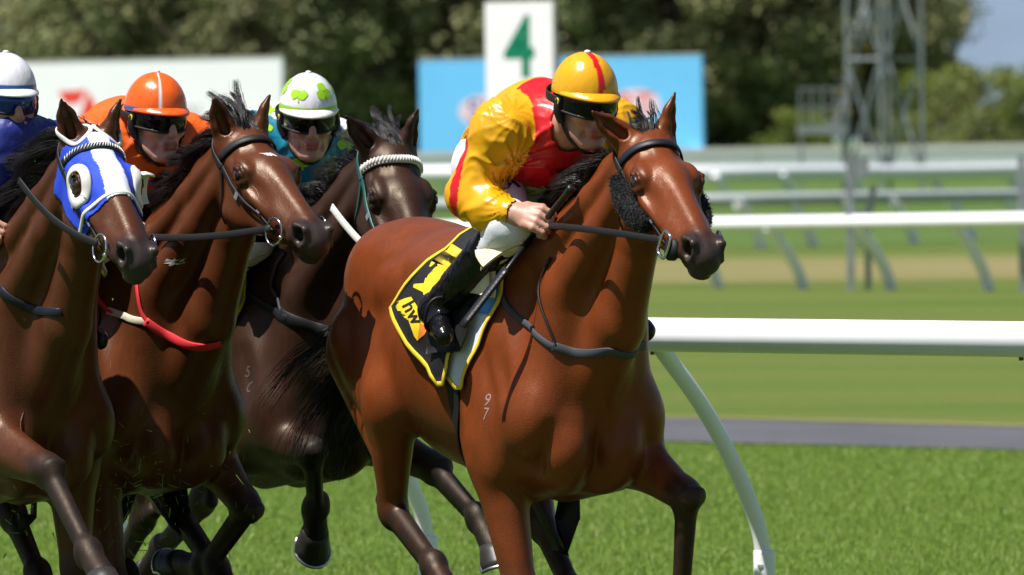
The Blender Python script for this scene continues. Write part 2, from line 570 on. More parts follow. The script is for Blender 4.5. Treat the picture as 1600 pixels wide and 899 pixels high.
def build_head(S, Hd, ears):
    M = Hd.M
    def E(c, r, k=0.03, sub=False, tag=0.0, rot=None): S.ell(Hd(*c), np.array(r) * Hd.k, M if rot is None else rot, k, sub, tag)
    def C(a, b, ra, rb, k=0.03, sq=None, sub=False, tag=0.0): S.cone(Hd(*a), Hd(*b), ra * Hd.k, rb * Hd.k, k, sq, sub, tag)
    E((.05, 0, -.062), (.105, .076, .076), .05)
    E((.165, 0, -.058), (.13, .080, .066), .03)
    C((.20, 0, -.060), (.47, 0, -.084), .066, .047, .03, (Hd.l, .86))
    C((.24, 0, -.022), (.50, 0, -.052), .030, .022, .02, (Hd.n, .8))            # nasal bone, flat on top
    for s in (1, -1):
        E((.165, s * .054, -.150), (.120, .037, .100), .03)                     # masseter
        C((.14, s * .050, -.200), (.42, s * .026, -.140), .038, .026, .025)     # edge of the jaw
        C((.25, s * .046, -.085), (.46, s * .030, -.100), .042, .033, .03)      # maxilla
        C((.235, s * .080, -.082), (.37, s * .060, -.100), .014, .008, .012)    # facial crest
        C((.215, s * .088, -.066), (.09, s * .072, -.062), .017, .015, .014)    # zygomatic arch
        E((.175, s * .076, -.028), (.046, .020, .018), .022)                    # brow
        E((.125, s * .058, .016), (.030, .020, .020), .018, True)               # hollow above the eye
        E((.30, s * .085, -.055), (.060, .020, .020), .03, True)                # hollow in front of the eye
    C((.16, 0, -.160), (.45, 0, -.128), .060, .032, .03)
    # muzzle
    E((.525, 0, -.092), (.070, .050, .050), .03, tag=.85)
    E((.572, 0, -.108), (.030, .043, .038), .02, tag=1)
    E((.500, 0, -.140), (.050, .036, .027), .02, tag=1)                         # chin
    E((.548, 0, -.150), (.034, .033, .018), .015, tag=1)                        # lower lip
    for s in (1, -1):
        E((.535, s * .036, -.082), (.044, .024, .040), .015, tag=1)             # nostril wing
        C((.515, s * .053, -.058), (.560, s * .044, -.052), .011, .011, .008, tag=1)
        C((.560, s * .044, -.052), (.572, s * .047, -.094), .011, .010, .008, tag=1)
        E((.552, s * .062, -.079), (.026, .022, .032), .006, True)              # open nostril
        E((.540, s * .046, -.079), (.016, .026, .020), .006, True)
        C((.44, s * .040, -.119), (.575, s * .044, -.136), .0045, .005, .005, None, True)   # mouth line
        C((.40, s * .046, -.105), (.50, s * .047, -.112), .016, .016, .02, tag=.6)
        # eye: a swelling on the side of the skull with lids round the ball
        E((.190, s * .066, -.054), (.036, .022, .030), .022)
        lo_, hi_ = .04, .16
        for _ in range(18):
            md = (lo_ + hi_) / 2
            if S.ev(Hd(.190, s * md, -.054)[None], False)[0] < 0: lo_ = md
            else: hi_ = md
        Hd.eye = lo_
        e = np.array((.190, s * (lo_ - .009), -.054))
        lid = [e + np.array(q) * (1, s, 1) for q in ((-.034, .002, .006), (-.020, .012, .020), (.002, .014, .025), (.021, .010, .015), (.036, .002, -.004))]
        for i in range(4): C(lid[i], lid[i + 1], .0055, .0055, .008, tag=.7)
        lod = [e + np.array(q) * (1, s, 1) for q in ((-.034, .002, .006), (-.016, .008, -.017), (.010, .008, -.021), (.036, .002, -.004))]
        for i in range(3): C(lod[i], lod[i + 1], .0045, .0045, .008, tag=.6)
    # ears: (axis, opening) in head axes for the left one; mirrored for the right unless given
    for s, (ax, op) in ((1, ears[0]), (-1, ears[1])):
        ax = unit(np.array(ax) * (1, s, 1)); op = np.array(op) * (1, s, 1); op = unit(op - ax * (op @ ax))
        b = np.array((-.004, s * .050, -.030))
        axw = Hd.vec(*ax); opw = Hd.vec(*op); sd = np.cross(axw, opw)
        B = Hd(*b)
        def ep(t, o=0.0, w=0.0): return B + Hd.k * (axw * t * .90 + opw * o + sd * w)
        S.cone(ep(0), ep(.055), .038, .034, .03, (opw, .85))
        S.cone(ep(.05), ep(.10), .034, .027, .012, (opw, .60))
        S.cone(ep(.10), ep(.168, .006), .027, .004, .010, (opw, .6), tag=.75)
        S.cone(ep(.045, .022), ep(.10, .020), .016, .016, .006, None, True)
        S.cone(ep(.10, .020), ep(.15, .015), .016, .004, .006, None, True)


def build_horse_solid(J):
    """J: joints in the horse's frame (x forward, y left, z up; withers over the origin)"""
    S = Sculpt()
    Y = np.array([0, 1.0, 0])
    w = J.get('wz', 1.55)
    dz = w - 1.55
    cr = J.get('croup', 1.58)
    def P(x, y, z): return np.array((x, y, z + dz + (cr - 1.58) * np.clip(-x / .95, 0, 1.2)))
    # trunk
    S.ell(P(-.28, 0, 1.19), (.58, .262, .335), None, .05)
    S.ell(P(-.10, 0, 1.10), (.36, .235, .275), None, .06)
    S.ell(P(-.62, 0, 1.225), (.38, .215, .240), None, .06)
    S.cone(P(.08, 0, 1.455), P(-.50, 0, 1.44), .085, .10, .10, (Y, .8))            # withers, back
    S.cone(P(-.45, 0, 1.42), P(-.90, 0, 1.46), .115, .125, .08, (Y, 1.5))        # loin
    S.ell(P(-.86, 0, 1.36), (.28, .188, .212), None, .06)                         # croup
    S.cone(P(-.98, 0, 1.40), P(-1.15, 0, 1.33), .11, .055, .06)                   # dock
    for s in (1, -1):
        S.ell(P(-.83, s * .098, 1.362), (.28, .124, .192), [(1, 0, -.25), (0, 1, 0), (.25, 0, 1)], .035)     # gluteals
        S.ell(P(-.64, s * .178, 1.39), (.06, .036, .05), None, .06)              # point of hip
        S.cone(P(-.985, s * .082, 1.30), P(-.96, s * .115, 1.12), .115, .095, .04, (Y, .85))
        S.ell(P(-.58, s * .155, 1.17), (.20, .065, .15), None, .06)                 # flank
        # shoulder girdle
        S.cone(P(-.03, s * .105, 1.40), P(.30, s * .155, 1.04), .115, .105, .026, (Y, .72))
        S.cone(P(-.10, s * .150, 1.30), P(.13, s * .185, 1.03), .122, .100, .020, (Y, .64))   # triceps
        S.cone(P(.02, s * .17, 1.02), P(.13, s * .175, .97), .115, .090, .020, (Y, .72))
        S.ell(P(.335, s * .165, 1.02), (.072, .068, .095), None, .018)             # point of shoulder
        S.ell(P(.350, s * .078, .955), (.112, .082, .125), [(1, 0, .35), (0, 1, 0), (-.35, 0, 1)], .010)   # breast
        S.cone(P(.30, s * .055, .90), P(.05, s * .06, .86), .090, .080, .04)      # between the forelegs
        S.cone(P(.28, s * .10, .93), P(.16, s * .17, .90), .070, .070, .03)
        S.cone(P(.43, s * .012, 1.10), P(.47, s * .006, .95), .016, .010, .05, None, True)      # groove beside the breastbone
        S.cone(P(.20, s * .235, 1.22), P(.30, s * .215, 1.07), .020, .014, .05, None, True)     # seam behind the shoulder
        S.cone(P(.42, s * .150, 1.02), P(.35, s * .155, .90), .016, .014, .035, None, True)
        S.cone(P(-.16, s * .30, 1.20), P(.02, s * .275, .98), .022, .016, .06, None, True)       # behind the triceps
    # forelegs, hind legs
    for s, nm in ((1, 'L'), (-1, 'R')):
        f = J['f' + nm]
        S.cone(P(.30, s * .155, 1.02), f[0], .105, .095, .04, (Y, .75))
        leg_front(Stout(S, J.get('lw', 1.08)), P(.30, s * .155, 1.02), f[0], f[1], f[2], f[3], s)
        h = J['h' + nm]
        leg_hind(Stout(S, J.get('lw', 1.05)), h[0], h[1], h[2], h[3], h[4], s)
    # neck and head
    Hd = HeadFrame(J['poll'], J['muzzle'], J.get('roll', 0.0), J.get('hs', 1.0))
    T = Hd(.045, 0, -.115)
    B = P(.10, 0, 1.24)
    m1 = B * .62 + T * .38 + np.array(J.get('bend', (0, 0, .02)))
    m2 = B * .28 + T * .72 + np.array(J.get('bend', (0, 0, .02))) * 1.0
    nl = unit(Y * .8 + Hd.l * .2)
    S.chain([B, m1, m2, T], [.255, .190, .145, .118], .09, (nl, .58))
    up = np.array([-.25, 0, 1.0])
    c1 = m1 + unit(up) * .155; c2 = m2 + unit(up) * .125; c3 = Hd(-.035, 0, -.045)
    S.chain([P(.06, 0, 1.47), c1, c2, c3], [.07, .058, .052, .05], .05, (nl, .75))
    # windpipe and the long muscle above it: the jugular groove runs between them
    t3 = Hd(.115, 0, -.170); t2 = m2 * .5 + t3 * .5 + np.array([.03, 0, -.07]); t1 = P(.36, 0, 1.10)
    tm = t1 * .5 + t2 * .5 + np.array([.035, 0, -.02])
    S.chain([t1, tm, t2, t3], [.105, .082, .066, .056], .07, (nl, .85))
    for s in (1, -1):
        e = Hd(.05, s * .050, -.105)
        a = P(.335, s * .120, 1.07); b = m1 + Y * s * .098 + np.array([.05, 0, -.06]); c = m2 + Y * s * .070 + np.array([.03, 0, -.035])
        S.chain([a, b, c, e], [.082, .070, .054, .044], .075, (Y, .85))
        S.chain([P(.07, s * .08, 1.42), m1 + Y * s * .080 + np.array([-.03, 0, .06]), m2 + Y * s * .060 + np.array([-.02, 0, .05]), Hd(.01, s * .045, -.06)], [.085, .064, .048, .038], .06)
    crest = [P(.10, 0, 1.56), c1 + unit(up) * .06, c2 + unit(up) * .055, Hd(-.03, 0, .005)]
    build_head(S, Hd, J.get('ears', (((-.45, .30, 1), (.6, .5, 0)), ((-.45, .30, 1), (.6, .5, 0)))))
    return S, Hd, crest
# ------------------------------------------------------------------ materials
def mat(name, color=(.5, .5, .5), rough=.5, spec=.5, attr=None, metal=0.0, bump=None, sheen=0.0, coat=0.0, mul=None, trans=0.0, vary=None):
    """bump = (scale, strength, distance, stretch xyz); vary = (scale, amount) mottles the colour; attr = vertex colours"""
    m = bpy.data.materials.new(name)
    m.use_nodes = True
    nt = m.node_tree; N = nt.nodes; L = nt.links
    b = N['Principled BSDF']
    b.inputs['Base Color'].default_value = (*color, 1)
    b.inputs['Roughness'].default_value = rough
    b.inputs['Specular IOR Level'].default_value = spec
    b.inputs['Metallic'].default_value = metal
    b.inputs['Sheen Weight'].default_value = sheen
    b.inputs['Coat Weight'].default_value = coat
    b.inputs['Coat Roughness'].default_value = .25
    tc = N.new('ShaderNodeTexCoord')
    src = None
    if attr:
        a = N.new('ShaderNodeAttribute'); a.attribute_name = attr; src = a.outputs['Color']
    if vary:
        nz = N.new('ShaderNodeTexNoise'); nz.inputs['Scale'].default_value = vary[0]; nz.inputs['Detail'].default_value = 5
        L.new(tc.outputs['Object'], nz.inputs['Vector'])
        mr = N.new('ShaderNodeMapRange'); mr.inputs[1].default_value = .3; mr.inputs[2].default_value = .7
        mr.inputs[3].default_value = 1 - vary[1]; mr.inputs[4].default_value = 1 + vary[1]
        L.new(nz.outputs[0], mr.inputs[0])
        mx = N.new('ShaderNodeMix'); mx.data_type = 'RGBA'; mx.blend_type = 'MULTIPLY'; mx.inputs[0].default_value = 1
        if src is not None: L.new(src, mx.inputs[6])
        else: mx.inputs[6].default_value = (*color, 1)
        L.new(mr.outputs[0], mx.inputs[7]); src = mx.outputs[2]
    if src is not None: L.new(src, b.inputs['Base Color'])
    if bump:
        sc, st, di = bump[:3]
        nz = N.new('ShaderNodeTexNoise'); nz.inputs['Scale'].default_value = sc; nz.inputs['Detail'].default_value = 4
        v = tc.outputs['Object']
        if len(bump) > 3:
            mp = N.new('ShaderNodeMapping'); mp.inputs['Scale'].default_value = bump[3]
            L.new(v, mp.inputs['Vector']); v = mp.outputs[0]
        L.new(v, nz.inputs['Vector'])
        bp = N.new('ShaderNodeBump'); bp.inputs['Strength'].default_value = st; bp.inputs['Distance'].default_value = di
        L.new(nz.outputs[0], bp.inputs['Height']); L.new(bp.outputs[0], b.inputs['Normal'])
    if trans:
        b.inputs['Transmission Weight'].default_value = trans
    return m


M = {}
def add_lie(m, scale, stretch, col_amt, r0, r1):
    """hair lie: fine streaks in colour and gloss"""
    N, L = m.node_tree.nodes, m.node_tree.links
    b = N['Principled BSDF']
    tc = N.new('ShaderNodeTexCoord'); mp = N.new('ShaderNodeMapping'); mp.inputs['Scale'].default_value = stretch
    nz = N.new('ShaderNodeTexNoise'); nz.inputs['Scale'].default_value = scale; nz.inputs['Detail'].default_value = 5; nz.inputs['Roughness'].default_value = .65
    L.new(tc.outputs['Object'], mp.inputs['Vector']); L.new(mp.outputs[0], nz.inputs['Vector'])
    a = N.new('ShaderNodeMapRange'); a.inputs[1].default_value = .3; a.inputs[2].default_value = .7; a.inputs[3].default_value = r0; a.inputs[4].default_value = r1
    L.new(nz.outputs[0], a.inputs[0])
    bw = N.new('ShaderNodeRGBToBW'); L.new(b.inputs['Base Color'].links[0].from_socket, bw.inputs[0])
    k = N.new('ShaderNodeMapRange'); k.inputs[1].default_value = .009; k.inputs[2].default_value = .022; k.inputs[3].default_value = .20; k.inputs[4].default_value = 0.0
    L.new(bw.outputs[0], k.inputs[0])                   # the black lower legs carry a duller coat
    ad = N.new('ShaderNodeMath'); ad.operation = 'ADD'; L.new(a.outputs[0], ad.inputs[0]); L.new(k.outputs[0], ad.inputs[1]); L.new(ad.outputs[0], b.inputs['Roughness'])
    c = N.new('ShaderNodeMapRange'); c.inputs[1].default_value = .3; c.inputs[2].default_value = .7; c.inputs[3].default_value = 1 - col_amt; c.inputs[4].default_value = 1 + col_amt
    L.new(nz.outputs[0], c.inputs[0])
    mx = N.new('ShaderNodeMix'); mx.data_type = 'RGBA'; mx.blend_type = 'MULTIPLY'; mx.inputs[0].default_value = 1
    L.new(b.inputs['Base Color'].links[0].from_socket, mx.inputs[6]); L.new(c.outputs[0], mx.inputs[7]); L.new(mx.outputs[2], b.inputs['Base Color'])
    g2 = N.new('ShaderNodeBump'); g2.inputs['Strength'].default_value = .22; g2.inputs['Distance'].default_value = .002
    L.new(nz.outputs[0], g2.inputs['Height'])
    if b.inputs['Normal'].links: L.new(b.inputs['Normal'].links[0].from_socket, g2.inputs['Normal'])
    L.new(g2.outputs[0], b.inputs['Normal'])


def add_ridges(m, scale, strength, dist):
    """faint veins and muscle seams under a thin skin"""
    N, L = m.node_tree.nodes, m.node_tree.links
    b = N['Principled BSDF']
    tc = N.new('ShaderNodeTexCoord'); nz = N.new('ShaderNodeTexNoise'); nz.noise_type = 'RIDGED_MULTIFRACTAL'
    nz.inputs['Scale'].default_value = scale; nz.inputs['Detail'].default_value = 2; nz.inputs['Distortion'].default_value = .6
    L.new(tc.outputs['Object'], nz.inputs['Vector'])
    bp = N.new('ShaderNodeBump'); bp.inputs['Strength'].default_value = strength; bp.inputs['Distance'].default_value = dist
    L.new(nz.outputs[0], bp.inputs['Height'])
    if b.inputs['Normal'].links: L.new(b.inputs['Normal'].links[0].from_socket, bp.inputs['Normal'])
    L.new(bp.outputs[0], b.inputs['Normal'])


M['coat'] = mat('horse coat', rough=.40, spec=.36, attr='col', bump=(210, .34, .0026), vary=(9, .13))
M['coat'].node_tree.nodes['Principled BSDF'].inputs['Specular Tint'].default_value = (1, .80, .62, 1)   # hair gives a warm gloss
add_ridges(M['coat'], 6.0, .32, .010)
add_lie(M['coat'], 70, (1, 1, .3), .06, .30, .43)
M['hair'] = mat('horse hair', (.010, .008, .008), .38, .5)
M['hair_tail'] = mat('tail hair', (.012, .009, .008), .42, .45)
M['hoof'] = mat('hoof horn', (.030, .026, .024), .45, .4, bump=(60, .4, .002, (1, 1, .1)), vary=(20, .3))
M['hoof_pale'] = mat('pale hoof horn', (.36, .30, .22), .5, .4, bump=(60, .4, .002), vary=(14, .35))
M['alu'] = mat('worn aluminium', (.62, .62, .63), .35, .5, metal=1.0, bump=(200, .2, .001))
M['eye'] = mat('horse eye', (.006, .004, .003), .04, .8, coat=1.0)
M['leather'] = mat('black leather', (.009, .009, .010), .55, .35, bump=(300, .3, .001))
M['navy_leather'] = mat('dark navy strap', (.008, .010, .020), .5, .4, bump=(300, .3, .001))
M['grey_web'] = mat('grey webbing strap', (.055, .058, .070), .65, .3, bump=(500, .4, .001))
M['red_web'] = mat('red elastic strap', (.72, .035, .045), .6, .3, bump=(400, .3, .001))
M['cream_web'] = mat('cream elastic strap', (.62, .55, .42), .7, .3, bump=(400, .4, .001))
M['white_web'] = mat('white strap', (.72, .70, .64), .55, .4, bump=(300, .3, .001))
M['teal_leather'] = mat('dark teal strap', (.010, .085, .075), .4, .5, bump=(300, .2, .001))
M['steel'] = mat('polished steel', (.72, .72, .74), .16, .5, metal=1.0)
M['brass'] = mat('brass buckle', (.75, .55, .20), .25, .5, metal=1.0)
M['fleece'] = mat('black sheepskin', (.010, .010, .012), .95, .2, bump=(220, 1.0, .01), sheen=.25)
M['number_black'] = mat('black number cloth', (.010, .010, .012), .7, .3, bump=(260, .3, .002))
M['number_yellow'] = mat('yellow print', (.78, .56, .02), .55, .4)
M['print_orange'] = mat('orange print', (.75, .22, .03), .55, .4)
M['trim_yellow'] = mat('yellow binding', (.75, .55, .03), .6, .3)
M['cloth_lilac'] = mat('white under cloth', (.62, .63, .76), .8, .2, bump=(240, .3, .002))
M['cloth_blue'] = mat('light blue pad cloth', (.10, .33, .75), .75, .2, bump=(240, .3, .002))
M['foam'] = mat('ivory foam pad', (.76, .66, .42), .8, .25, bump=(180, .3, .002), vary=(12, .08))
M['boot'] = mat('patent black boot', (.005, .005, .006), .22, .35, bump=(24, .5, .012))
M['breeches'] = mat('white breeches', (.74, .73, .78), .75, .3, bump=(16, .35, .012))
M['skin'] = mat('skin', rough=.45, spec=.4, attr='col', bump=(180, .25, .0015))
M['satin'] = mat('racing silks', rough=.30, spec=.5, attr='col', bump=(34, .22, .008, (.30, 1.3, .8)))
M['cap_silk'] = mat('satin cap cover', rough=.25, spec=.6, attr='col', bump=(30, .5, .008, (.8, .8, .35)))
M['matte_silk'] = mat('plain jacket', rough=.5, spec=.4, attr='col', bump=(22, .4, .012))
M['helmet_black'] = mat('black helmet shell', (.010, .010, .011), .35, .5)
M['goggle'] = mat('black goggle lens', (.004, .004, .005), .12, .25)
M['goggle_blue'] = mat('mirrored blue goggle lens', (.010, .035, .25), .10, .8, metal=.5)
M['rubber'] = mat('black rubber strap', (.012, .012, .013), .6, .3)
M['navy_print'] = mat('navy lettering', (.015, .02, .09), .6, .3)
M['grey_print'] = mat('grey lettering', (.35, .36, .38), .5, .3)
M['white_print'] = mat('white lettering', (.8, .8, .8), .5, .3)
M['brand'] = mat('freeze brand hair', (.26, .18, .15), .7, .2)
M['brand_dark'] = mat('faint freeze brand hair', (.085, .065, .058), .7, .2)
M['white_hair'] = mat('white hair', (.66, .62, .60), .7, .2)
M['whip'] = mat('whip leather', (.009, .009, .011), .38, .5, bump=(150, .3, .002))
M['nose_pink'] = mat('nostril lining', (.10, .025, .022), .45, .4)
# ------------------------------------------------------------------ things fitted on a sculpted surface
from mathutils.bvhtree import BVHTree


class Place:
    """a horse's own frame: x forward, y to its left, z up, origin on the turf under the withers"""
    def __init__(s, wx, wy, D, heading):
        W = at(wx, wy, D)
        s.O = np.array([W[0], W[1], 0.0]); s.rz = -math.radians(heading)
        c, q = math.cos(s.rz), math.sin(s.rz)
        s.R = np.array([[c, -q, 0], [q, c, 0], [0, 0, 1]])
    def loc(s, P): return (np.asarray(P) - s.O) @ s.R
    def world(s, p): return np.asarray(p) @ s.R.T + s.O
    def on(s, px, py, y):
        """point in the upright plane y seen at photo position (px, py)"""
        o = s.loc(cam_pos); d = ray(px, py) @ s.R
        return o + d * ((y - o[1]) / d[1])
    def hit(s, bvh, px, py):
        o = s.loc(cam_pos); d = ray(px, py) @ s.R
        h = bvh.ray_cast(Vector(o), Vector(d).normalized())
        return None if h[0] is None else np.array(h[0])


def make_bvh(P, Q):
    return BVHTree.FromPolygons([Vector(v) for v in P.tolist()], Q.tolist())


def near(bvh, P):
    L, Nn = [], []
    for p in P:
        h = bvh.find_nearest(Vector(p)); L.append(h[0]); Nn.append(h[1])
    return np.array(L, float), np.array(Nn, float)


def ribbon(path, nrm, w, th):
    P = np.asarray(path); T = np.gradient(P, axis=0); T /= np.linalg.norm(T, axis=1, keepdims=True) + 1e-9
    Nn = nrm - T * np.sum(nrm * T, 1, keepdims=True); Nn /= np.linalg.norm(Nn, axis=1, keepdims=True) + 1e-9
    S = np.cross(T, Nn)
    w = np.broadcast_to(np.asarray(w, float), (len(P),))[:, None]
    e = th * .35
    V = np.stack([P - S * w / 2, P - S * (w / 2) + Nn * (th - e), P - S * (w / 2 - e) + Nn * th,
                  P + S * (w / 2 - e) + Nn * th, P + S * (w / 2) + Nn * (th - e), P + S * w / 2], 1)
    n = 6; m = len(P)
    i = np.arange(m - 1)[:, None] * n; j = np.arange(n)[None]; jn = (j + 1) % n
    Fq = np.stack([i + j, i + jn, i + n + jn, i + n + j], -1).reshape(-1, 4)
    faces = Fq.tolist() + [list(range(n))[::-1], [(m - 1) * n + k for k in range(n)]]
    return V.reshape(-1, 3), faces


def smooth_path(P, it=2):
    P = np.array(P)
    for _ in range(it): P[1:-1] = P[1:-1] * .5 + (P[:-2] + P[2:]) * .25
    return P


def strap(name, bvh, pts, w, m, parent, th=.004, off=.002, n=None, snap=True):
    pts = np.asarray(pts, float)
    n = n or max(10, int(np.sum(np.linalg.norm(np.diff(pts, axis=0), axis=1)) / .012))
    path = spline(pts, n)
    if snap:
        L, Nn = near(bvh, path)
        L = smooth_path(L + Nn * off); Nn = smooth_path(Nn, 6)
    else:
        L = path; _, Nn = near(bvh, path)
        Nn = smooth_path(Nn, 12)
    V, Fs = ribbon(L, Nn, w, th)
    return mesh_obj(name, V, Fs, m, parent, True)


def torus(name, c, ax1, ax2, R1, R2, r, m, parent, n=28, k=8, square=0.0):
    """ring in the plane of ax1, ax2"""
    a = np.linspace(0, 2 * math.pi, n, endpoint=False)
    ax1 = unit(ax1); ax2 = unit(np.asarray(ax2) - ax1 * (np.asarray(ax2) @ ax1)); nz = np.cross(ax1, ax2)
    p = 1 - square
    cs = np.sign(np.cos(a)) * np.abs(np.cos(a)) ** p; sn = np.sign(np.sin(a)) * np.abs(np.sin(a)) ** p
    C = np.asarray(c) + R1 * cs[:, None] * ax1 + R2 * sn[:, None] * ax2
    O = C - np.asarray(c); O /= np.linalg.norm(O, axis=1, keepdims=True)
    b = np.linspace(0, 2 * math.pi, k, endpoint=False)
    V = (C[:, None] + r * (np.cos(b)[None, :, None] * O[:, None] + np.sin(b)[None, :, None] * nz)).reshape(-1, 3)
    i = np.arange(n)[:, None]; j = np.arange(k)[None]
    Fq = np.stack(np.broadcast_arrays(i * k + j, ((i + 1) % n) * k + j, ((i + 1) % n) * k + (j + 1) % k, i * k + (j + 1) % k), -1).reshape(-1, 4)
    return mesh_obj(name, V, Fq, m, parent, True)


def text_flat(txt, size, res=4, bold=0.0):
    """letters as flat triangles with short edges: (verts (n,2) centred, faces)"""
    cu = bpy.data.curves.new('lettering', 'FONT')
    cu.body = txt; cu.size = size; cu.align_x = 'CENTER'; cu.align_y = 'CENTER'; cu.resolution_u = res
    cu.fill_mode = 'FRONT'
    cu.offset = size * bold
    o = bpy.data.objects.new('lettering', cu)
    COL.objects.link(o)
    dg = bpy.context.evaluated_depsgraph_get()
    me = bpy.data.meshes.new_from_object(o.evaluated_get(dg))
    bpy.data.objects.remove(o); bpy.data.curves.remove(cu)
    bm = bmesh.new(); bm.from_mesh(me); bpy.data.meshes.remove(me)
    bmesh.ops.triangulate(bm, faces=bm.faces)
    for _ in range(3):
        es = [e for e in bm.edges if e.calc_length() > size * .16]
        if not es: break
        bmesh.ops.subdivide_edges(bm, edges=es, cuts=1)
        bmesh.ops.triangulate(bm, faces=bm.faces)
    bm.verts.ensure_lookup_table()
    V = np.array([(v.co.x, v.co.y) for v in bm.verts]); Fs = [[v.index for v in f.verts] for f in bm.faces]
    bm.free()
    return V, Fs


def decal(name, V2, Fs, c, ux, uy, bvh, m, parent, off=.0018, bold=0):
    """flat print wrapped onto a surface: c centre, ux/uy directions of the print"""
    ux = unit(ux); uy = unit(uy)
    P = np.asarray(c) + V2[:, :1] * ux + V2[:, 1:2] * uy
    L, Nn = near(bvh, P)
    return mesh_obj(name, L + Nn * off, Fs, m, parent, True)


# ------------------------------------------------------------------ hair
def strands(roots, dirs, lens, fall, wind, rad, seg=7, wav=.02, seed=1, taper=.15, grp=None, conv=0.0):
    """thin three-sided tapering hairs; arrays of roots and starting directions"""
    g = np.random.default_rng(seed)
    n = len(roots)
    P = np.zeros((n, seg + 1, 3)); P[:, 0] = roots
    d = dirs / np.linalg.norm(dirs, axis=1, keepdims=True)
    step = (lens / seg)[:, None]
    ph = g.normal(size=(n, 3)) * wav
    if grp is not None:                       # hairs of one lock bend together and draw in towards its tip
        ng = int(grp.max()) + 1
        wave = g.normal(size=(seg, ng, 3)) * wav * 2.2
        ph *= .35
    for i in range(seg):
        P[:, i + 1] = P[:, i] + d * step
        d = d + np.asarray(fall) * step * 1.0 + np.asarray(wind) * step + ph * (.5 + i / seg) + (g.normal(size=(n, 3)) * wav * .6 if grp is None else wave[i][grp] + g.normal(size=(n, 3)) * wav * .15)
        d /= np.linalg.norm(d, axis=1, keepdims=True)
    if grp is not None and conv:
        cnt = np.bincount(grp, minlength=ng)[:, None].clip(1)
        for i in range(1, seg + 1):
            mean = np.stack([np.bincount(grp, P[:, i, a_], minlength=ng) for a_ in range(3)], 1) / cnt
            w_ = conv * (i / seg) ** 1.2
            P[:, i] = P[:, i] * (1 - w_) + mean[grp] * w_
    T = np.gradient(P, axis=1); T /= np.linalg.norm(T, axis=2, keepdims=True) + 1e-9
    ref = np.array([.31, .52, .8]); A = np.cross(T, ref); A /= np.linalg.norm(A, axis=2, keepdims=True) + 1e-9
    Bv = np.cross(T, A)
    r = (rad * np.linspace(1, taper, seg + 1) ** .8)[None, :, None]
    vs_ = []
    for k in range(3):
        a = 2 * math.pi * k / 3
        vs_.append(P + r * (math.cos(a) * A + math.sin(a) * Bv))
    V = np.stack(vs_, 2).reshape(-1, 3)
    base = (np.arange(n) * (seg + 1) * 3)[:, None, None]; i = (np.arange(seg) * 3)[None, :, None]; k = np.arange(3)[None, None]
    kn = (k + 1) % 3
    Fq = np.stack(np.broadcast_arrays(base + i + k, base + i + kn, base + i + 3 + kn, base + i + 3 + k), -1).reshape(-1, 4)
    return V, Fq


def hoof_mesh(co, toe_dir, down, Y, length=.085, r0=.044, r1=.062):
    """horn capsule: co coronet centre, down = axis to the ground face, toe_dir = front"""
    down = unit(down); toe = unit(toe_dir - down * (toe_dir @ down)); sd = np.cross(down, toe)
    n = 20; V = []; prof = [(-.012, .90), (0, 1.0), (.3, 1.10), (.7, 1.27), (1.0, 1.40), (1.0, 1.22), (.88, .9), (.86, .3)]
    for t, s in prof:
        for j in range(n):
            a = 2 * math.pi * j / n
            f = math.cos(a); q = math.sin(a)
            fx = r0 * s * (1.12 if f > 0 else .88) * f + .022 * t
            tt = t * length * (1.0 if f > -.2 else .72)
            V.append(co + toe * fx + sd * (r0 * s * .96 * q) + down * tt)
    V = np.array(V); m = len(prof)
    i = np.arange(m - 1)[:, None] * n; j = np.arange(n)[None]; jn = (j + 1) % n
    Fq = np.stack([i + j, i + n + j, i + n + jn, i + jn], -1).reshape(-1, 4)
    faces = Fq.tolist() + [list(range((m - 1) * n, m * n))[::-1]]
    shoe = [co + toe * (r0 * 1.36 * (1.12 if math.cos(a) > 0 else .88) * math.cos(a) + .022) + sd * r0 * 1.30 * math.sin(a) + down * length * (1.03 if math.cos(a) > -.2 else .76)
            for a in np.linspace(-2.5, 2.5, 20)]
    return V, faces, np.array(shoe)
# ------------------------------------------------------------------ the course: turf, road, rails
def sheet(name, pts, z, m, kind='structure'):
    o = mesh_obj(name, np.array([(p[0], p[1], z) for p in pts]), [list(range(len(pts)))], m, None, False)
    return tag(o, kind=kind)


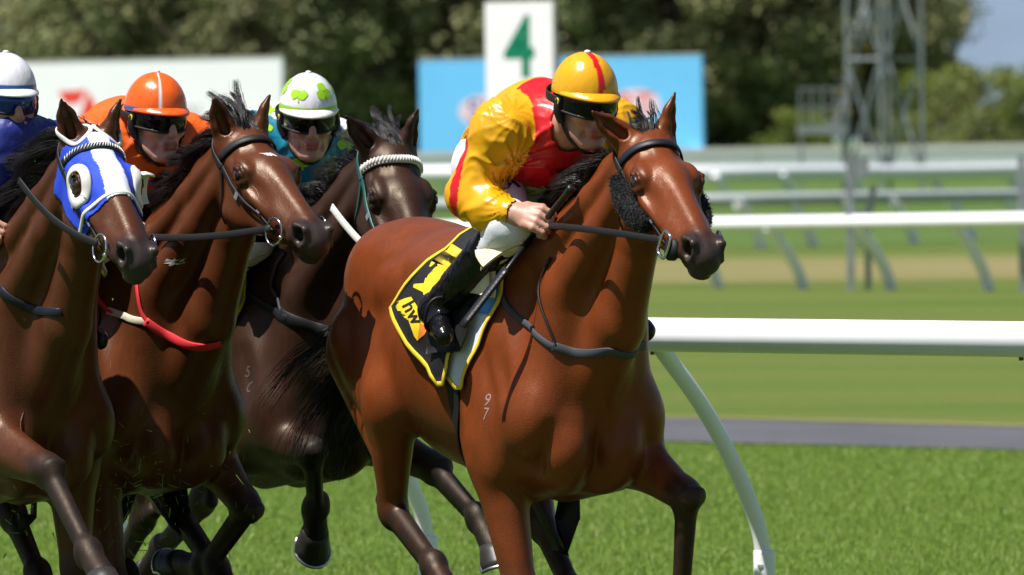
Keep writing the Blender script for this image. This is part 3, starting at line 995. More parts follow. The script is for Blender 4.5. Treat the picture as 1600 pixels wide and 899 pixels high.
def turf_mat(name, cols, big=.35):
    m = bpy.data.materials.new(name); m.use_nodes = True
    N, L = m.node_tree.nodes, m.node_tree.links
    b = N['Principled BSDF']; b.inputs['Roughness'].default_value = .9; b.inputs['Specular IOR Level'].default_value = .15
    tc = N.new('ShaderNodeTexCoord')
    def noise(sc, det=4, rough=.6, st=None):
        n = N.new('ShaderNodeTexNoise'); n.inputs['Scale'].default_value = sc; n.inputs['Detail'].default_value = det; n.inputs['Roughness'].default_value = rough
        v = tc.outputs['Object']
        if st:
            mp = N.new('ShaderNodeMapping'); mp.inputs['Scale'].default_value = st; mp.inputs['Rotation'].default_value = (0, 0, .5); L.new(v, mp.inputs['Vector']); v = mp.outputs[0]
        L.new(v, n.inputs['Vector']); return n.outputs[0]
    r1 = N.new('ShaderNodeValToRGB')
    for i, c in enumerate(cols):
        e = r1.color_ramp.elements[i] if i < 2 else r1.color_ramp.elements.new(.5)
        e.color = (*c, 1); e.position = .28 + .44 * i / (len(cols) - 1)
    L.new(noise(big, 5, .6, (.25, 1, 1)), r1.inputs[0])
    mx = N.new('ShaderNodeMix'); mx.data_type = 'RGBA'; mx.blend_type = 'MULTIPLY'; mx.inputs[0].default_value = 1
    mr = N.new('ShaderNodeMapRange'); mr.inputs[1].default_value = .3; mr.inputs[2].default_value = .7; mr.inputs[3].default_value = .84; mr.inputs[4].default_value = 1.16
    L.new(noise(9, 6, .75), mr.inputs[0]); L.new(r1.outputs[0], mx.inputs[6]); L.new(mr.outputs[0], mx.inputs[7])
    L.new(mx.outputs[2], b.inputs['Base Color'])
    bp = N.new('ShaderNodeBump'); bp.inputs['Strength'].default_value = .35; bp.inputs['Distance'].default_value = .03
    L.new(noise(30, 6, .8), bp.inputs['Height']); L.new(bp.outputs[0], b.inputs['Normal'])
    return m


M['turf'] = turf_mat('turf', [(.078, .158, .018), (.108, .188, .028), (.090, .168, .021)])
M['turf_far'] = turf_mat('far turf', [(.068, .122, .024), (.088, .140, .032), (.060, .116, .024)], .12)
M['turf_mid'] = turf_mat('course turf', [(.062, .115, .016), (.108, .136, .028), (.078, .130, .020)], .22)
M['tan'] = turf_mat('dry grass', [(.24, .185, .085), (.17, .17, .06), (.27, .20, .105)], .22)
M['asphalt'] = mat('asphalt', (.092, .092, .103), .9, .2, bump=(60, .6, .01), vary=(1.2, .12))
M['rail_white'] = mat('white rail plastic', (.92, .93, .95), .40, .4, vary=(3.5, .03))
M['rail_grey'] = mat('weathered rail plastic', (.44, .48, .48), .6, .3, vary=(2, .05))
M['galv'] = mat('galvanised steel', (.32, .34, .36), .5, .5, metal=.4, vary=(6, .15))
M['wall_cap'] = mat('barrier coping', (.72, .70, .68), .7, .3, vary=(.5, .06))
M['wall_grey'] = mat('grey barrier panel', (.58, .64, .64), .7, .3, vary=(.4, .06))
M['rust'] = mat('rusty bolt', (.16, .04, .015), .7, .3)

sheet('ground', [(-6000, -60), (6000, -60), (6000, 9000), (-6000, 9000)], 0.0, M['turf'])
M['low_bounce_track'] = turf_mat('darkened low-bounce turf', [(.040, .075, .014), (.060, .095, .022), (.048, .080, .018)])  # colour darkened to cut green light bounced onto the coats
sheet('low_bounce_track', [(-80, 70), (-80, -40), (40, -40), (40, -12), (3.0, 27.0), (-3.6, 34.2)], .004, M['low_bounce_track'])  # unseen sheet under the runners, added to carry that low-bounce colour
ra, rb_ = ground_at(640, 645), ground_at(1600, 670)
rc, rd = ground_at(1600, 706), ground_at(640, 682)
dv = unit(rb_ - ra); dw = unit(rc - rd)
E1, E2, E3, E4 = ra - dv * 60, rb_ + dv * 25, rc + dw * 25, rd - dw * 60
sheet('road', [E1, E2, E3, E4], .012, M['asphalt'])
ev_ = np.array([-dv[1], dv[0], 0]); ev_ = ev_ if ev_[1] > 0 else -ev_
n_ = 60; W1 = []; W2 = []
for q in range(n_):
    b_ = E1 + (E2 - E1) * q / (n_ - 1); W1.append(b_ - ev_ * .05); W2.append(b_ + ev_ * (.22 + .14 * math.sin(q * 1.7) + .1 * math.sin(q * .61)))
sheet('verge', W1 + W2[::-1], .016, M['tan'])
# turf beyond the road, up to the course proper
sheet('infield', [E1 + np.array([0, .0, 0]), E2, (260, 103.5), (260, 1600), (-260, 1600), (-260, 60)], .004, M['turf_mid'])
sheet('dry_strip', [(-60, 116), (60, 106.2), (60, 128), (-60, 140)], .008, M['tan'])
sheet('course', [(-120, 152), (120, 138), (300, 900), (-300, 900)], .012, M['turf_far'])


# grass blades along the near edge of the frame: far too many to count
def grass(name, n, x0, x1, y0, y1, hmin, hmax, seed, m, w=.0045):
    g = np.random.default_rng(seed)
    k = int(n * 1.0)
    y = y0 + (y1 - y0) * g.random(k); x = (x0 + (x1 - x0) * g.random(k)) * (y / 40)
    # not on the road
    def side(a, b): return (b[0] - a[0]) * (y - a[1]) - (b[1] - a[1]) * (x - a[0])
    keep = side(E4, E3) < -.02 * np.linalg.norm(E3 - E4)
    x, y = x[keep], y[keep]; k = len(x)
    patch = vnoise(np.stack([x * .9, y * .9, 0 * x], 1), 5) * .5 + vnoise(np.stack([x * 3.1, y * 3.1, 0 * x], 1), 6) * .5
    h = (hmin + (hmax - hmin) * g.random(k) ** 2) * (1 + .5 * patch)
    a = g.random(k) * 2 * math.pi; lean = g.random(k) * .7 + .1
    dx, dy = np.cos(a), np.sin(a)
    sx, sy = -dy, dx
    tall = g.random(k) < .004
    h = np.where(tall, h * 2.4, h)
    base = np.stack([x, y, np.zeros(k)], 1)
    mid = base + np.stack([dx * h * lean * .3, dy * h * lean * .3, h * .6], 1)
    tip = base + np.stack([dx * h * lean * .9, dy * h * lean * .9, h * (1 - .3 * lean)], 1)
    wv = np.stack([sx, sy, 0 * sx], 1) * w * (.6 + .8 * g.random(k))[:, None]
    V = np.stack([base - wv, base + wv, tip], 1).reshape(-1, 3)
    T = np.arange(k * 3).reshape(-1, 3)
    c0 = np.array((.140, .235, .025)); c1 = np.array((.195, .268, .043)); c2 = np.array((.36, .36, .15))
    u = g.random(k)[:, None] * .7 + patch[:, None] * .3
    c = c0 * (1 - u) + c1 * u
    c = np.where((g.random(k)[:, None] < .05) | tall[:, None], c2, c)
    return tag(mesh_obj(name, V, T, m, None, False, np.repeat(c, 3, axis=0)), 'short green turf blades growing on the course', 'grass', kind='stuff')


M['blade'] = mat('grass blade', rough=.55, spec=.25, attr='col')
grass('grass', 800000, -2.8, 2.8, 33, 57, .014, .034, 21, M['blade'], .0017)


def post_curve(top, n, drop, prof, rad, name, m, parent, sleeve=None):
    """swept rail post: top on the rail, n = outward direction, prof = (outward, height) pairs"""
    pts = np.array([top + n * o - np.array([0, 0, top[2] - z]) for o, z in prof])
    mb = MB(); mb.tube(spline(pts, 22), rad, 14)
    p = mb.obj(name, M[m], parent, True)
    if sleeve:
        b = np.array([pts[-1][0], pts[-1][1], 0.0])
        mb = MB(); mb.tube([b + (0, 0, .0), b + (0, 0, sleeve - .008), b + (0, 0, sleeve)], [.036, .036, .0345], 16); sl = mb.obj('sleeve', M[m], p, True)
        mb = MB(); mb.box(b + np.array([-.014, -.033, sleeve - .05]), (.018, .008, .010)); mb.obj('slot', M['rail_grey'], p)
    return p


# near running rail behind the horses
A_, B_ = at(1015, 524.2, 28.5), at(1600, 529.4, 27.1)
zr = (A_[2] + B_[2]) / 2
dr = unit(np.array([B_[0] - A_[0], B_[1] - A_[1], 0])); nr_ = np.array([-dr[1], dr[0], 0])
R0 = np.array([A_[0], A_[1], zr])
rail = tag(empty('running_rail', (R0[0], R0[1], 0)), 'white plastic running rail on swept posts right behind the leading horse', 'rail')
mb = MB(); mb.tube([R0 - dr * 7.0 - (R0[0], R0[1], 0), R0 + dr * 4.2 - (R0[0], R0[1], 0)], .0555, 32); mb.obj('rail', M['rail_white'], rail, True)
t0 = .012
for k in range(-4, 3):
    tp = R0 + dr * (t0 + 1.78 * k) - np.array([R0[0], R0[1], 0])
    prof = [(0, zr), (.05, zr - .06), (.20, zr - .225), (.33, zr - .41), (.42, zr - .58), (.458, .50), (.470, .40), (.472, .28)]
    p = post_curve(tp, nr_, 0, prof, .0275, 'post', 'rail_white', rail, sleeve=.455)
    mb = MB(); mb.tube([tp + (0, 0, -.052), tp + (0, 0, -.066)], .007, 10); mb.obj('bolt', M['rust'], p, True)


def rail_row(label, ry, feet, lat, rad, prad, m, group='running rails across the course'):
    """ry(px): height of the rail in the photo; feet: photo places of the posts' feet; lat: how far a post sweeps sideways"""
    tops = []
    for px, py in feet:
        f = ground_at(px, py); f[2] = 0
        n = unit(np.array([.766, .643, 0])); w = lat * f[1] / FPX / n[0]
        tops.append((at(px - lat, ry(px - lat), f[1] - w * n[1]), f))
    off = np.array([tops[0][0][0], tops[0][0][1], 0])
    o = tag(empty('running_rail', off), label, 'rail', group)
    P = np.array([t for t, _ in tops]); P = np.vstack([P[0] - (P[1] - P[0]) * 9, P, P[-1] + (P[-1] - P[-2]) * 3]) - off
    P[1:-1] = P[1:-1] * .5 + .25 * (P[2:] + P[:-2])
    mb = MB(); mb.tube(spline(P, 4 * len(P)), rad, 18); mb.obj('rail', M[m], o, True)
    for t, f in tops:
        t = t - off; f = f - off
        nn = f - np.array([t[0], t[1], 0]); ln = np.linalg.norm(nn); nn = nn / ln; z = t[2]
        post_curve(t, nn, 0, [(0, z - rad * .5), (.08 * ln, z * .90), (.45 * ln, z * .64), (.80 * ln, z * .33), (.97 * ln, z * .10), (ln, 0)], prad, 'post', 'rail_white', o)
    return o


lin = lambda *q: (lambda px: float(np.interp(px, [a for a, _ in q], [b for _, b in q])))
rail_row('nearest of the blurred white rails across the infield, beyond the road', lambda px: 350.5 - .014 * (px - 1100),
         [(1122 - 135 * k, 450 - 1.0 * k) for k in range(5, 0, -1)] + [(1122, 450), (1255, 452), (1393, 453.5), (1545, 455), (1690, 457)], 55, .085, .070, 'rail_white')
rail_row('greyish middle rail of the three blurred rails across the infield', lin((300, 329), (680, 322), (1150, 313), (1590, 306), (1700, 304)),
         [(1190 - 82 * k, 390 + 1.2 * k) for k in range(7, 0, -1)] + [(1190, 390), (1271, 387.5), (1350, 385), (1430, 382), (1520, 376.5), (1604, 372)], 38, .115, .092, 'rail_grey')
rail_row('farthest white rail of the three, just below the grey barrier', lin((300, 276), (700, 272), (1100, 273.5), (1350, 269.5), (1450, 271), (1600, 266.5), (1700, 265)),
         [(1137 - 108 * k, 318 + 1.5 * k) for k in range(5, 0, -1)] + [(1137, 318), (1240, 315), (1348, 311), (1470, 306), (1590, 302)], 19, .24, .14, 'rail_white')

# steel posts with a clamp at the joint of the nearest infield rail
for px, py, lb in ((1330, 455, 'pair of galvanised steel posts clamped to the infield rail'), (1599, 457, 'galvanised steel post at the right edge of the frame')):
    f = ground_at(px, py); f[2] = 0
    o = tag(empty('steel_post', f), lb, 'post')
    topz = at(px, 243, f[1])[2]
    mb = MB(); mb.box((0, 0, topz / 2), (.085, .085, topz)); mb.obj('upright', M['galv'], o)
    if px == 1330:
        mb = MB(); mb.box((.21, .1, .42), (.075, .075, .84)); mb.obj('upright', M['galv'], o)
        mb = MB(); mb.tube([(.21, .1, .82), (.29, .1, 1.25)], .04, 8); mb.obj('stay', M['galv'], o)
        mb = MB(); mb.tube([(0, 0, .98), (.15, .05, .90), (.25, .1, 1.02)], .035, 8); mb.obj('clamp', M['galv'], o)
        mb = MB(); mb.box((.13, .0, topz - .14), (.20, .06, .24)); mb.obj('bracket', M['galv'], o)

# long grey barrier in front of the trees
bw = tag(empty('barrier', (0, 420, 0)), 'long low grey barrier with pale coping in front of the trees', 'barrier')
z1 = at(1100, 231.5, 420)[2]; z2 = at(1100, 241, 420)[2]
for k in range(-16, 9):
    mb = MB(); mb.box((k * 8.0, .0, (z2 - .004) / 2), (7.96, .30, z2 - .004)); mb.obj('panel', M['wall_grey'], bw)
    mb = MB(); mb.box((k * 8.0, -.0, (z1 + z2) / 2), (7.98, .36, z1 - z2)); mb.obj('coping', M['wall_cap'], bw)


# ------------------------------------------------------------------ boards, marker, tower
M['board_white'] = mat('white hoarding', (.86, .88, .90), .6, .3, vary=(.3, .03))
M['board_blue'] = mat('light blue hoarding', (.16, .55, .92), .6, .3, vary=(.3, .04))
M['logo_red'] = mat('red logo paint', (.78, .07, .045), .6, .3)
M['logo_pink'] = mat('pale pink outline', (.78, .62, .70), .6, .3)
M['logo_navy'] = mat('navy logo paint', (.04, .07, .30), .6, .3)
M['marker_green'] = mat('green numeral', (.0, .20, .105), .6, .3)
M['marker_white'] = mat('white marker board', (.88, .89, .92), .6, .3, vary=(2, .03))


def board(name, label, x0, x1, y0, y1, D, m, depth=.25, legs=True, cat='hoarding', frame=True):
    c = at((x0 + x1) / 2, (y0 + y1) / 2, D); s = D / FPX
    w, h = (x1 - x0) * s, (y1 - y0) * s
    rz = -math.radians(30); w /= math.cos(rz)
    o = tag(empty(name, (c[0], c[1], 0), rz), label, cat)
    mb = MB(); mb.box((0, 0, c[2]), (w, depth, h)); pn = mb.obj('panel', M[m], o)
    if legs:
        for k in (-.42, 0, .42):
            mb = MB(); mb.box((w * k, depth * .5 + .08, (c[2] + h * .3) / 2), (.14, .14, c[2] + h * .3)); mb.obj('leg', M['galv'], o)
    if frame:
        for a, b in ((0, h / 2), (0, -h / 2)):
            mb = MB(); mb.box((a, -.01, c[2] + b), (w + .06, depth + .05, .05)); mb.obj('frame', M['wall_cap'], o)
    return o, c, s


def flat_on(name, V, Fs, o, c, depth, m, bx=0, bz=0, lift=.004):
    V3 = np.stack([V[:, 0] + bx, np.full(len(V), -depth / 2 - lift), V[:, 1] + c[2] + bz], 1)
    return mesh_obj(name, V3, Fs, M[m], o, False)


o, c, s = board('hoarding', 'wide white hoarding with a red numeral seven logo, behind the left horses', -60, 447, 94, 246, 424, 'board_white')
X = lambda px: (px - (447 - 60) / 2) * s
Z = lambda py: ((94 + 246) / 2 - py) * s
seven1 = [(X(74), Z(141)), (X(128), Z(139)), (X(113), Z(161)), (X(88), Z(162))]
seven2 = [(X(130), Z(141)), (X(146), Z(166)), (X(124), Z(212)), (X(99), Z(212)), (X(116), Z(177))]
for sh in (seven1, seven2): flat_on('logo', np.array(sh), [list(range(len(sh)))[::-1]], o, c, .25, 'logo_red')
V, Fs = text_flat('W', 42 * s)
flat_on('lettering', V, Fs, o, c, .25, 'grey_print', X(318), Z(180))
o, c, s = board('hoarding', 'light blue hoarding with navy and red lettering, behind the yellow jockey', 656, 1096, 89, 246, 424, 'board_blue')
for tx, px, m in (('SP', 737, 'logo_navy'), ('RT', 1012, 'logo_red')):
    bx = (px - 876) * s; bz = (167.5 - 172) * s + (0 if px < 900 else 6 * s)
    V, Fs = text_flat(tx, 50 * s)
    n = 28; hw = 44 * s if px < 900 else 46 * s
    ov = np.array([(0, 0)] + [(hw * math.cos(2 * math.pi * k / n), 25 * s * math.sin(2 * math.pi * k / n)) for k in range(n)])
    flat_on('halo', ov, [[0, 1 + (k + 1) % n, 1 + k] for k in range(n)], o, c, .25, 'logo_pink', bx, bz, .004)
    flat_on('lettering', V * (1.15, 1.0), Fs, o, c, .25, m, bx, bz, .010)
o, c, s = board('distance_marker', 'tall white distance marker with a green figure 4', 761.5, 867, 3, 236, 132, 'marker_white', .10, True, 'sign', False)
V, Fs = text_flat('4', 122 * s, 4, .02)
flat_on('figure', V * (.90, 1.10), Fs, o, c, .10, 'marker_green', 1 * s, (119.5 - 79) * s)

# camera tower
D = 300; s = D / FPX
f = at(1380, 225, D)
tw = tag(empty('camera_tower', (f[0], D, 0)), 'galvanised lattice tower with a low railed platform before the trees', 'tower')
xs = [(1322 - 1380) * s, (1375 - 1380) * s, (1440 - 1380) * s]
corners = [(-1.25, -.6), (-.12, -1.2), (1.32, -.5), (.25, .9)]
for x, y in corners:
    mb = MB(); mb.box((x, y, 5.0), (.13, .13, 10.0)); mb.obj('leg', M['galv'], tw)
lv = [.55, 4.55, 8.6]
for a in range(4):
    p, q = corners[a], corners[(a + 1) % 4]
    for i, z in enumerate(lv):
        mb = MB(); mb.tube([(p[0], p[1], z), (q[0], q[1], z)], .055, 6); mb.obj('beam', M['galv'], tw)
        if i < 2:
            mb = MB(); mb.tube([(p[0], p[1], lv[i]), (q[0], q[1], lv[i + 1])], .045, 6); mb.obj('brace', M['galv'], tw)
            mb = MB(); mb.tube([(q[0], q[1], lv[i] + .02), (p[0], p[1], lv[i + 1] + .02)], .038, 6); mb.obj('brace', M['galv'], tw)
x0, x1 = (1247 - 1380) * s, (1322 - 1380) * s
mb = MB(); mb.box(((x0 + x1) / 2, -.3, 2.15), (x1 - x0, 1.3, .30)); mb.obj('platform', M['galv'], tw)
for k in range(5):
    x = x0 + .05 + (x1 - x0 - .1) * k / 4
    mb = MB(); mb.box((x, -.92, 2.95), (.06, .06, 1.35)); mb.obj('baluster', M['galv'], tw)
for z in (2.9, 3.55):
    mb = MB(); mb.box(((x0 + x1) / 2, -.92, z), (x1 - x0, .06, .06)); mb.obj('handrail', M['galv'], tw)
for x in (x0 + .1, x1 - .1):
    mb = MB(); mb.box((x, -.3, 1.0), (.12, .12, 2.0)); mb.obj('leg', M['galv'], tw)
M['tread'] = mat('yellow stair tread', (.45, .33, .06), .7, .3)
for k in range(11):
    z = 2.4 + k * .36; x = -1.55 + .11 * k
    mb = MB(); mb.box((x, -.1, z), (.75, .5, .06)); mb.obj('tread', M['tread' if k % 2 else 'galv'], tw)
for yy in (-.37, .17):
    mb = MB(); mb.tube([(-1.65, yy, 2.2), (-.35, yy, 6.4)], .06, 6); mb.obj('stringer', M['galv'], tw)


# ------------------------------------------------------------------ trees and hills
M['leaf'] = mat('gum leaves', rough=.6, spec=.2, attr='col')
M['bark'] = mat('bark', (.10, .075, .055), .9, .2, bump=(14, .8, .05), vary=(3, .3))


def tree_meshes(seed, ht, wd, nclump, nleaf, tint, low=.12):
    g = np.random.default_rng(seed)
    mb = MB()
    top = np.array([g.normal() * .3, g.normal() * .3, ht * .72])
    mb.tube(spline([(0, 0, -.1), (g.normal() * .2, g.normal() * .2, ht * .3), top], 9), [ht * .030, ht * .022, ht * .006], 8)
    C = []
    for k in range(nclump):
        while True:
            q = g.uniform(-1, 1, 3)
            if q @ q < 1: break
        q = q / (np.linalg.norm(q) + 1e-6) * (np.linalg.norm(q) ** .45)
        zz = low + (1 - low) * (q[2] * .5 + .5)
        wr = wd * (.55 + .45 * math.sin(math.pi * min(1, max(0, (zz - low * .3)))) ** .8)
        C.append((q[0] * wr, q[1] * wr, zz * ht))
    C = np.array(C)
    for k in range(0, nclump, max(1, nclump // 12)):
        b = np.array([0, 0, max(.15 * ht, C[k][2] * .55)])
        mb.tube(spline([b, b * .4 + C[k] * .6 + (0, 0, -.1 * ht * .3), C[k]], 6), [ht * .012, ht * .008, ht * .003], 6, False)
    cl = g.integers(0, nclump, nleaf)
    rad = (.6 + .75 * g.random(nclump)) * wd * .33
    dirs = g.normal(size=(nleaf, 3)); dirs /= np.linalg.norm(dirs, axis=1, keepdims=True)
    P = C[cl] + dirs * (rad[cl] * g.random(nleaf) ** .4)[:, None] * (1, 1, .75)
    sz = wd * .024 * (.6 + .9 * g.random(nleaf))
    a = g.normal(size=(nleaf, 3)); a /= np.linalg.norm(a, axis=1, keepdims=True)
    b = np.cross(a, dirs + g.normal(size=(nleaf, 3)) * .6); b /= np.linalg.norm(b, axis=1, keepdims=True)
    a = a * sz[:, None] * 1.5; b = b * sz[:, None]
    V = np.stack([P - a, P - b * .8, P + a, P + b * .8], 1).reshape(-1, 3)
    Fq = np.arange(nleaf * 4).reshape(-1, 4)
    tone = (.78 + .36 * g.random(nclump))[cl] * (.8 + .4 * g.random(nleaf))
    warm = g.random(nclump)[cl][:, None]
    c = np.array(tint) * tone[:, None] * (1 + warm * np.array((.22, .08, 0)))
    return mb, V, Fq, np.repeat(c, 4, axis=0)


kinds = []
for sd, ht, wd, nc, nl, tint in ((1, 15, 5.2, 70, 15000, (.230, .250, .112)), (2, 17, 4.6, 70, 15000, (.208, .240, .107)), (3, 14, 5.6, 72, 15000, (.246, .250, .121)), (4, 16, 5.0, 66, 14000, (.197, .218, .104))):
    mb, V, Fq, c = tree_meshes(sd, ht, wd, nc, nl, tint)
    t = mb.obj('trunk', M['bark'], None, True); cr = mesh_obj('crown', V, Fq, M['leaf'], None, False, c)
    kinds.append((t.data, cr.data, ht)); bpy.data.objects.remove(t); bpy.data.objects.remove(cr)
shr = []
for sd, ht, wd, nc, nl, tint in ((11, 5.2, 2.9, 34, 3600, (.150, .200, .035)), (12, 4.2, 2.6, 34, 3400, (.155, .185, .055)), (13, 3.4, 2.4, 30, 3000, (.140, .175, .045))):
    mb, V, Fq, c = tree_meshes(sd, ht, wd, nc, nl, tint, .05)
    t = mb.obj('trunk', M['bark'], None, True); cr = mesh_obj('crown', V, Fq, M['leaf'], None, False, c)
    shr.append((t.data, cr.data, ht)); bpy.data.objects.remove(t); bpy.data.objects.remove(cr)


def plant(kind, px, D, sc, rz, label, name='tree', group=None):
    p = at(px, 225, D)
    o = tag(empty(name, (p[0], D, 0), rz), label, name if name != 'tree' else 'tree', group)
    for nm, me in (('trunk', kind[0]), ('crown', kind[1])):
        q = bpy.data.objects.new(nm, me); COL.objects.link(q); q.parent = o; q.scale = (sc, sc, sc)
    return o


g = np.random.default_rng(4)
n = 0
big_px = [(118, 474, .92), (190, 462, 1.0), (275, 470, .95), (365, 458, 1.05), (455, 468, 1.0), (540, 460, 1.05), (625, 472, 1.0), (715, 462, 1.1), (800, 470, 1.0), (890, 460, 1.05),
          (975, 468, 1.0), (1055, 460, 1.05), (1140, 470, 1.0), (1215, 462, 1.0), (1290, 468, 1.0), (1362, 474, .95), (1418, 470, .74)]
order = ['leftmost', 'second', 'third', 'fourth', 'fifth', 'sixth', 'seventh', 'eighth', 'ninth', 'tenth', 'eleventh', 'twelfth', 'thirteenth', 'fourteenth', 'fifteenth', 'sixteenth', 'rightmost']
for k, (px, D_, sc) in enumerate(big_px):
    plant(kinds[k % 4], px, D_, sc, g.random() * 6.28, '%s of the tall olive green trees in the blurred row%s' % (order[k], '' if order[k] in ('leftmost', 'rightmost') else ' from the left'), group='tall trees behind the course')
for k in range(15):                                  # second rank fills the gaps
    plant(kinds[(k * 3 + 1) % 4], 120 + k * 87 + g.normal() * 12, 500 + g.random() * 12, 1.1, g.random() * 6.28, 'tall tree of the rear rank seen only in gaps between the front trees', group='rear trees behind the course')
for k in range(9):
    plant(kinds[(k * 2 + 1) % 4], -95 * k - 250 + g.normal() * 12, 470 + 14 * (k % 3), .95 + .1 * (k % 2), g.random() * 6.28, 'tall tree of the row standing beyond the left edge of the view', group='trees beyond the left edge')
sh_px = [(1475, 452, 1.15), (1520, 446, 1.25), (1560, 452, 1.05), (1598, 448, 1.1), (1640, 452, 1.2), (1455, 440, .9), (1250, 440, .7), (34, 450, .95), (-20, 452, 1.0)]
lab = ['pale green shrub just right of the tower, beside the tall trees', 'largest bright green shrub right of the tower', 'dull green shrub, third from the tower', 'shrub at the right edge of the frame', 'shrub beyond the right edge', 'small yellowish shrub at the foot of the tower', 'small shrub under the railed platform', 'tall shrub at the far left above the white hoarding', 'leftmost shrub at the frame edge']
for k, (px, D_, sc) in enumerate(sh_px):
    plant(shr[k % 3], px, D_, sc, g.random() * 6.28, lab[k], 'shrub', 'shrubs behind the barrier')
# darker tree far right
plant(kinds[3], 1625, 470, .36, 1.0, 'small dark tree at the far right under the hills', group='tall trees behind the course')

M['hill'] = mat('wooded hills with painted haze', (.150, .200, .265), .95, .05, vary=(.002, .25))  # distance haze is painted into this blue-grey base colour
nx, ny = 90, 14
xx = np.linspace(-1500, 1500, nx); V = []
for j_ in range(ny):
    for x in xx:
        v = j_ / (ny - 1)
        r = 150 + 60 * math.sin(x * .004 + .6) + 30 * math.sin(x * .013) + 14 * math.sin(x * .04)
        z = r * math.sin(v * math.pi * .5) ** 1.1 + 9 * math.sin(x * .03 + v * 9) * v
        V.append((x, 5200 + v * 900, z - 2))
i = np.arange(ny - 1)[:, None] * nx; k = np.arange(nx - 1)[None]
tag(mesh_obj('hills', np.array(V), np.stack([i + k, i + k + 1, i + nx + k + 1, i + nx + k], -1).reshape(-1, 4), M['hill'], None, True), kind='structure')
# ------------------------------------------------------------------ the four runners
EAR_UP = ((-.38, .30, 1), (.75, .65, 0))
H = [
 dict(key='lead', place=Place(838, 366, 25.0, 67), wz=1.55, croup=1.585, poll=(.739, .03, 1.830), muzzle=(1.222, .0, 1.569), hs=.97,
      fR=[(.09, -.17, .92), (.205, -.15, .53), (.17, -.15, .26), (.24, -.15, .15)],
      fL=[(.18, .17, .95), (.54, .22, .805), (.49, .22, .53), (.39, .22, .44)],
      hR=[(-.90, -.128, 1.22), (-.615, -.205, 1.075), (-.715, -.165, .74), (-.42, -.16, .59), (-.30, -.16, .51)],
      hL=[(-.90, .125, 1.22), (-.56, .17, 1.05), (-.31, .14, .70), (-.10, .14, .52), (.02, .14, .46)],
      ears=(((-.42, .18, 1), (.7, .7, 0)), ((-.30, .95, .62), (.9, -.2, .3))),
      coat=(.160, .0355, .0082), dark=(.020, .011, .008), h=.0092),
 dict(key='shamrock', place=Place(425, 385, 27.6, 62), wz=1.50, croup=1.53, poll=(.819, .01, 1.815), muzzle=(1.19, -.055, 1.47), hs=1.02, roll=.06,
      fR=[(.13, -.17, .93), (.56, -.15, .86), (.42, -.07, .69), (.375, -.05, .605)],
      fL=[(.18, .17, .93), (.62, .25, .80), (.88, .26, .66), (.98, .26, .565)],
      hR=[(-.90, -.125, 1.18), (-.60, -.18, 1.02), (-.66, -.15, .62), (-.9, -.15, .42), (-.98, -.15, .33)],
      hL=[(-.90, .125, 1.18), (-.66, .18, 1.0), (-.84, .15, .66), (-1.15, .15, .5), (-1.25, .15, .42)],
      ears=(((-.35, .12, 1), (.7, .7, 0)), ((-.30, .80, .75), (.9, -.1, .3))),
      coat=(.032, .0125, .0068), dark=(.010, .0075, .007), h=.0115),
 dict(key='orange', place=Place(190, 385, 26.6, 62), wz=1.52, croup=1.55, poll=(.818, .02, 1.857), muzzle=(1.311, .025, 1.607), hs=.97,
      fR=[(.13, -.17, .88), (.24, -.16, .48), (.20, -.16, .22), (.28, -.16, .12)],
      fL=[(.17, .17, .93), (.40, .215, .72), (.10, .215, .53), (-.06, .215, .535)],
      hR=[(-.90, -.125, 1.19), (-.52, -.17, 1.0), (-.22, -.02, .70), (.03, -.02, .52), (.14, -.02, .44)],
      hL=[(-.90, .125, 1.19), (-.50, .18, 1.0), (-.13, .22, .72), (.18, .22, .53), (.28, .22, .45)],
      ears=(((-.35, .25, 1), (.6, .8, 0)), ((-.30, .45, 1), (.9, .2, .2))),
      coat=(.092, .026, .0085), dark=(.012, .008, .007), h=.0110),
 dict(key='hooded', place=Place(-12, 385, 25.8, 65), wz=1.53, croup=1.56, poll=(.745, .02, 1.848), muzzle=(1.205, -.015, 1.566), hs=.97,
      fR=[(.24, -.16, .98), (.72, -.12, .885), (1.01, -.12, .665), (1.11, -.12, .60)],
      fL=[(.17, .17, .92), (.20, .17, .56), (.16, .17, .29), (.23, .17, .18)],
      hR=[(-.90, -.125, 1.2), (-.56, -.18, 1.04), (-.40, -.15, .68), (-.12, -.15, .50), (-.02, -.15, .42)],
      hL=[(-.90, .125, 1.2), (-.52, .18, 1.02), (-.22, .14, .72), (.02, .12, .56), (.12, .12, .50)],
      ears=(((-.38, .22, 1), (.6, .8, 0)), ((-.30, .42, 1), (.9, .2, .2))),
      coat=(.074, .022, .0085), dark=(.012, .008, .007), h=.0110),
]
for J in H:
    J['S'], J['Hd'], J['crest'] = build_horse_solid(J)


def skin_horse(J):
    Hd = J['Hd']; c = Hd(.28, 0, -.08)
    return J['S'].skin(J['h'], fine=lambda p: np.linalg.norm(p - c, axis=1) < .40)


from concurrent.futures import ThreadPoolExecutor
with ThreadPoolExecutor(4) as ex:
    for J, (P_, Q_) in zip(H, ex.map(skin_horse, H)):
        J['P'], J['Q'] = P_, Q_

GROUP_H = 'racehorses galloping in a bunch'
LABEL_H = {'lead': ('bright bay racehorse in front with black fleece cheek rolls and black number cloth', 'horse'),
           'shamrock': ('dark brown racehorse with white plaited browband, behind the leading bay', 'horse'),
           'orange': ('bay racehorse with small white star and red breast strap', 'horse'),
           'hooded': ('bay racehorse wearing a blue and white hood, at the left edge', 'horse')}


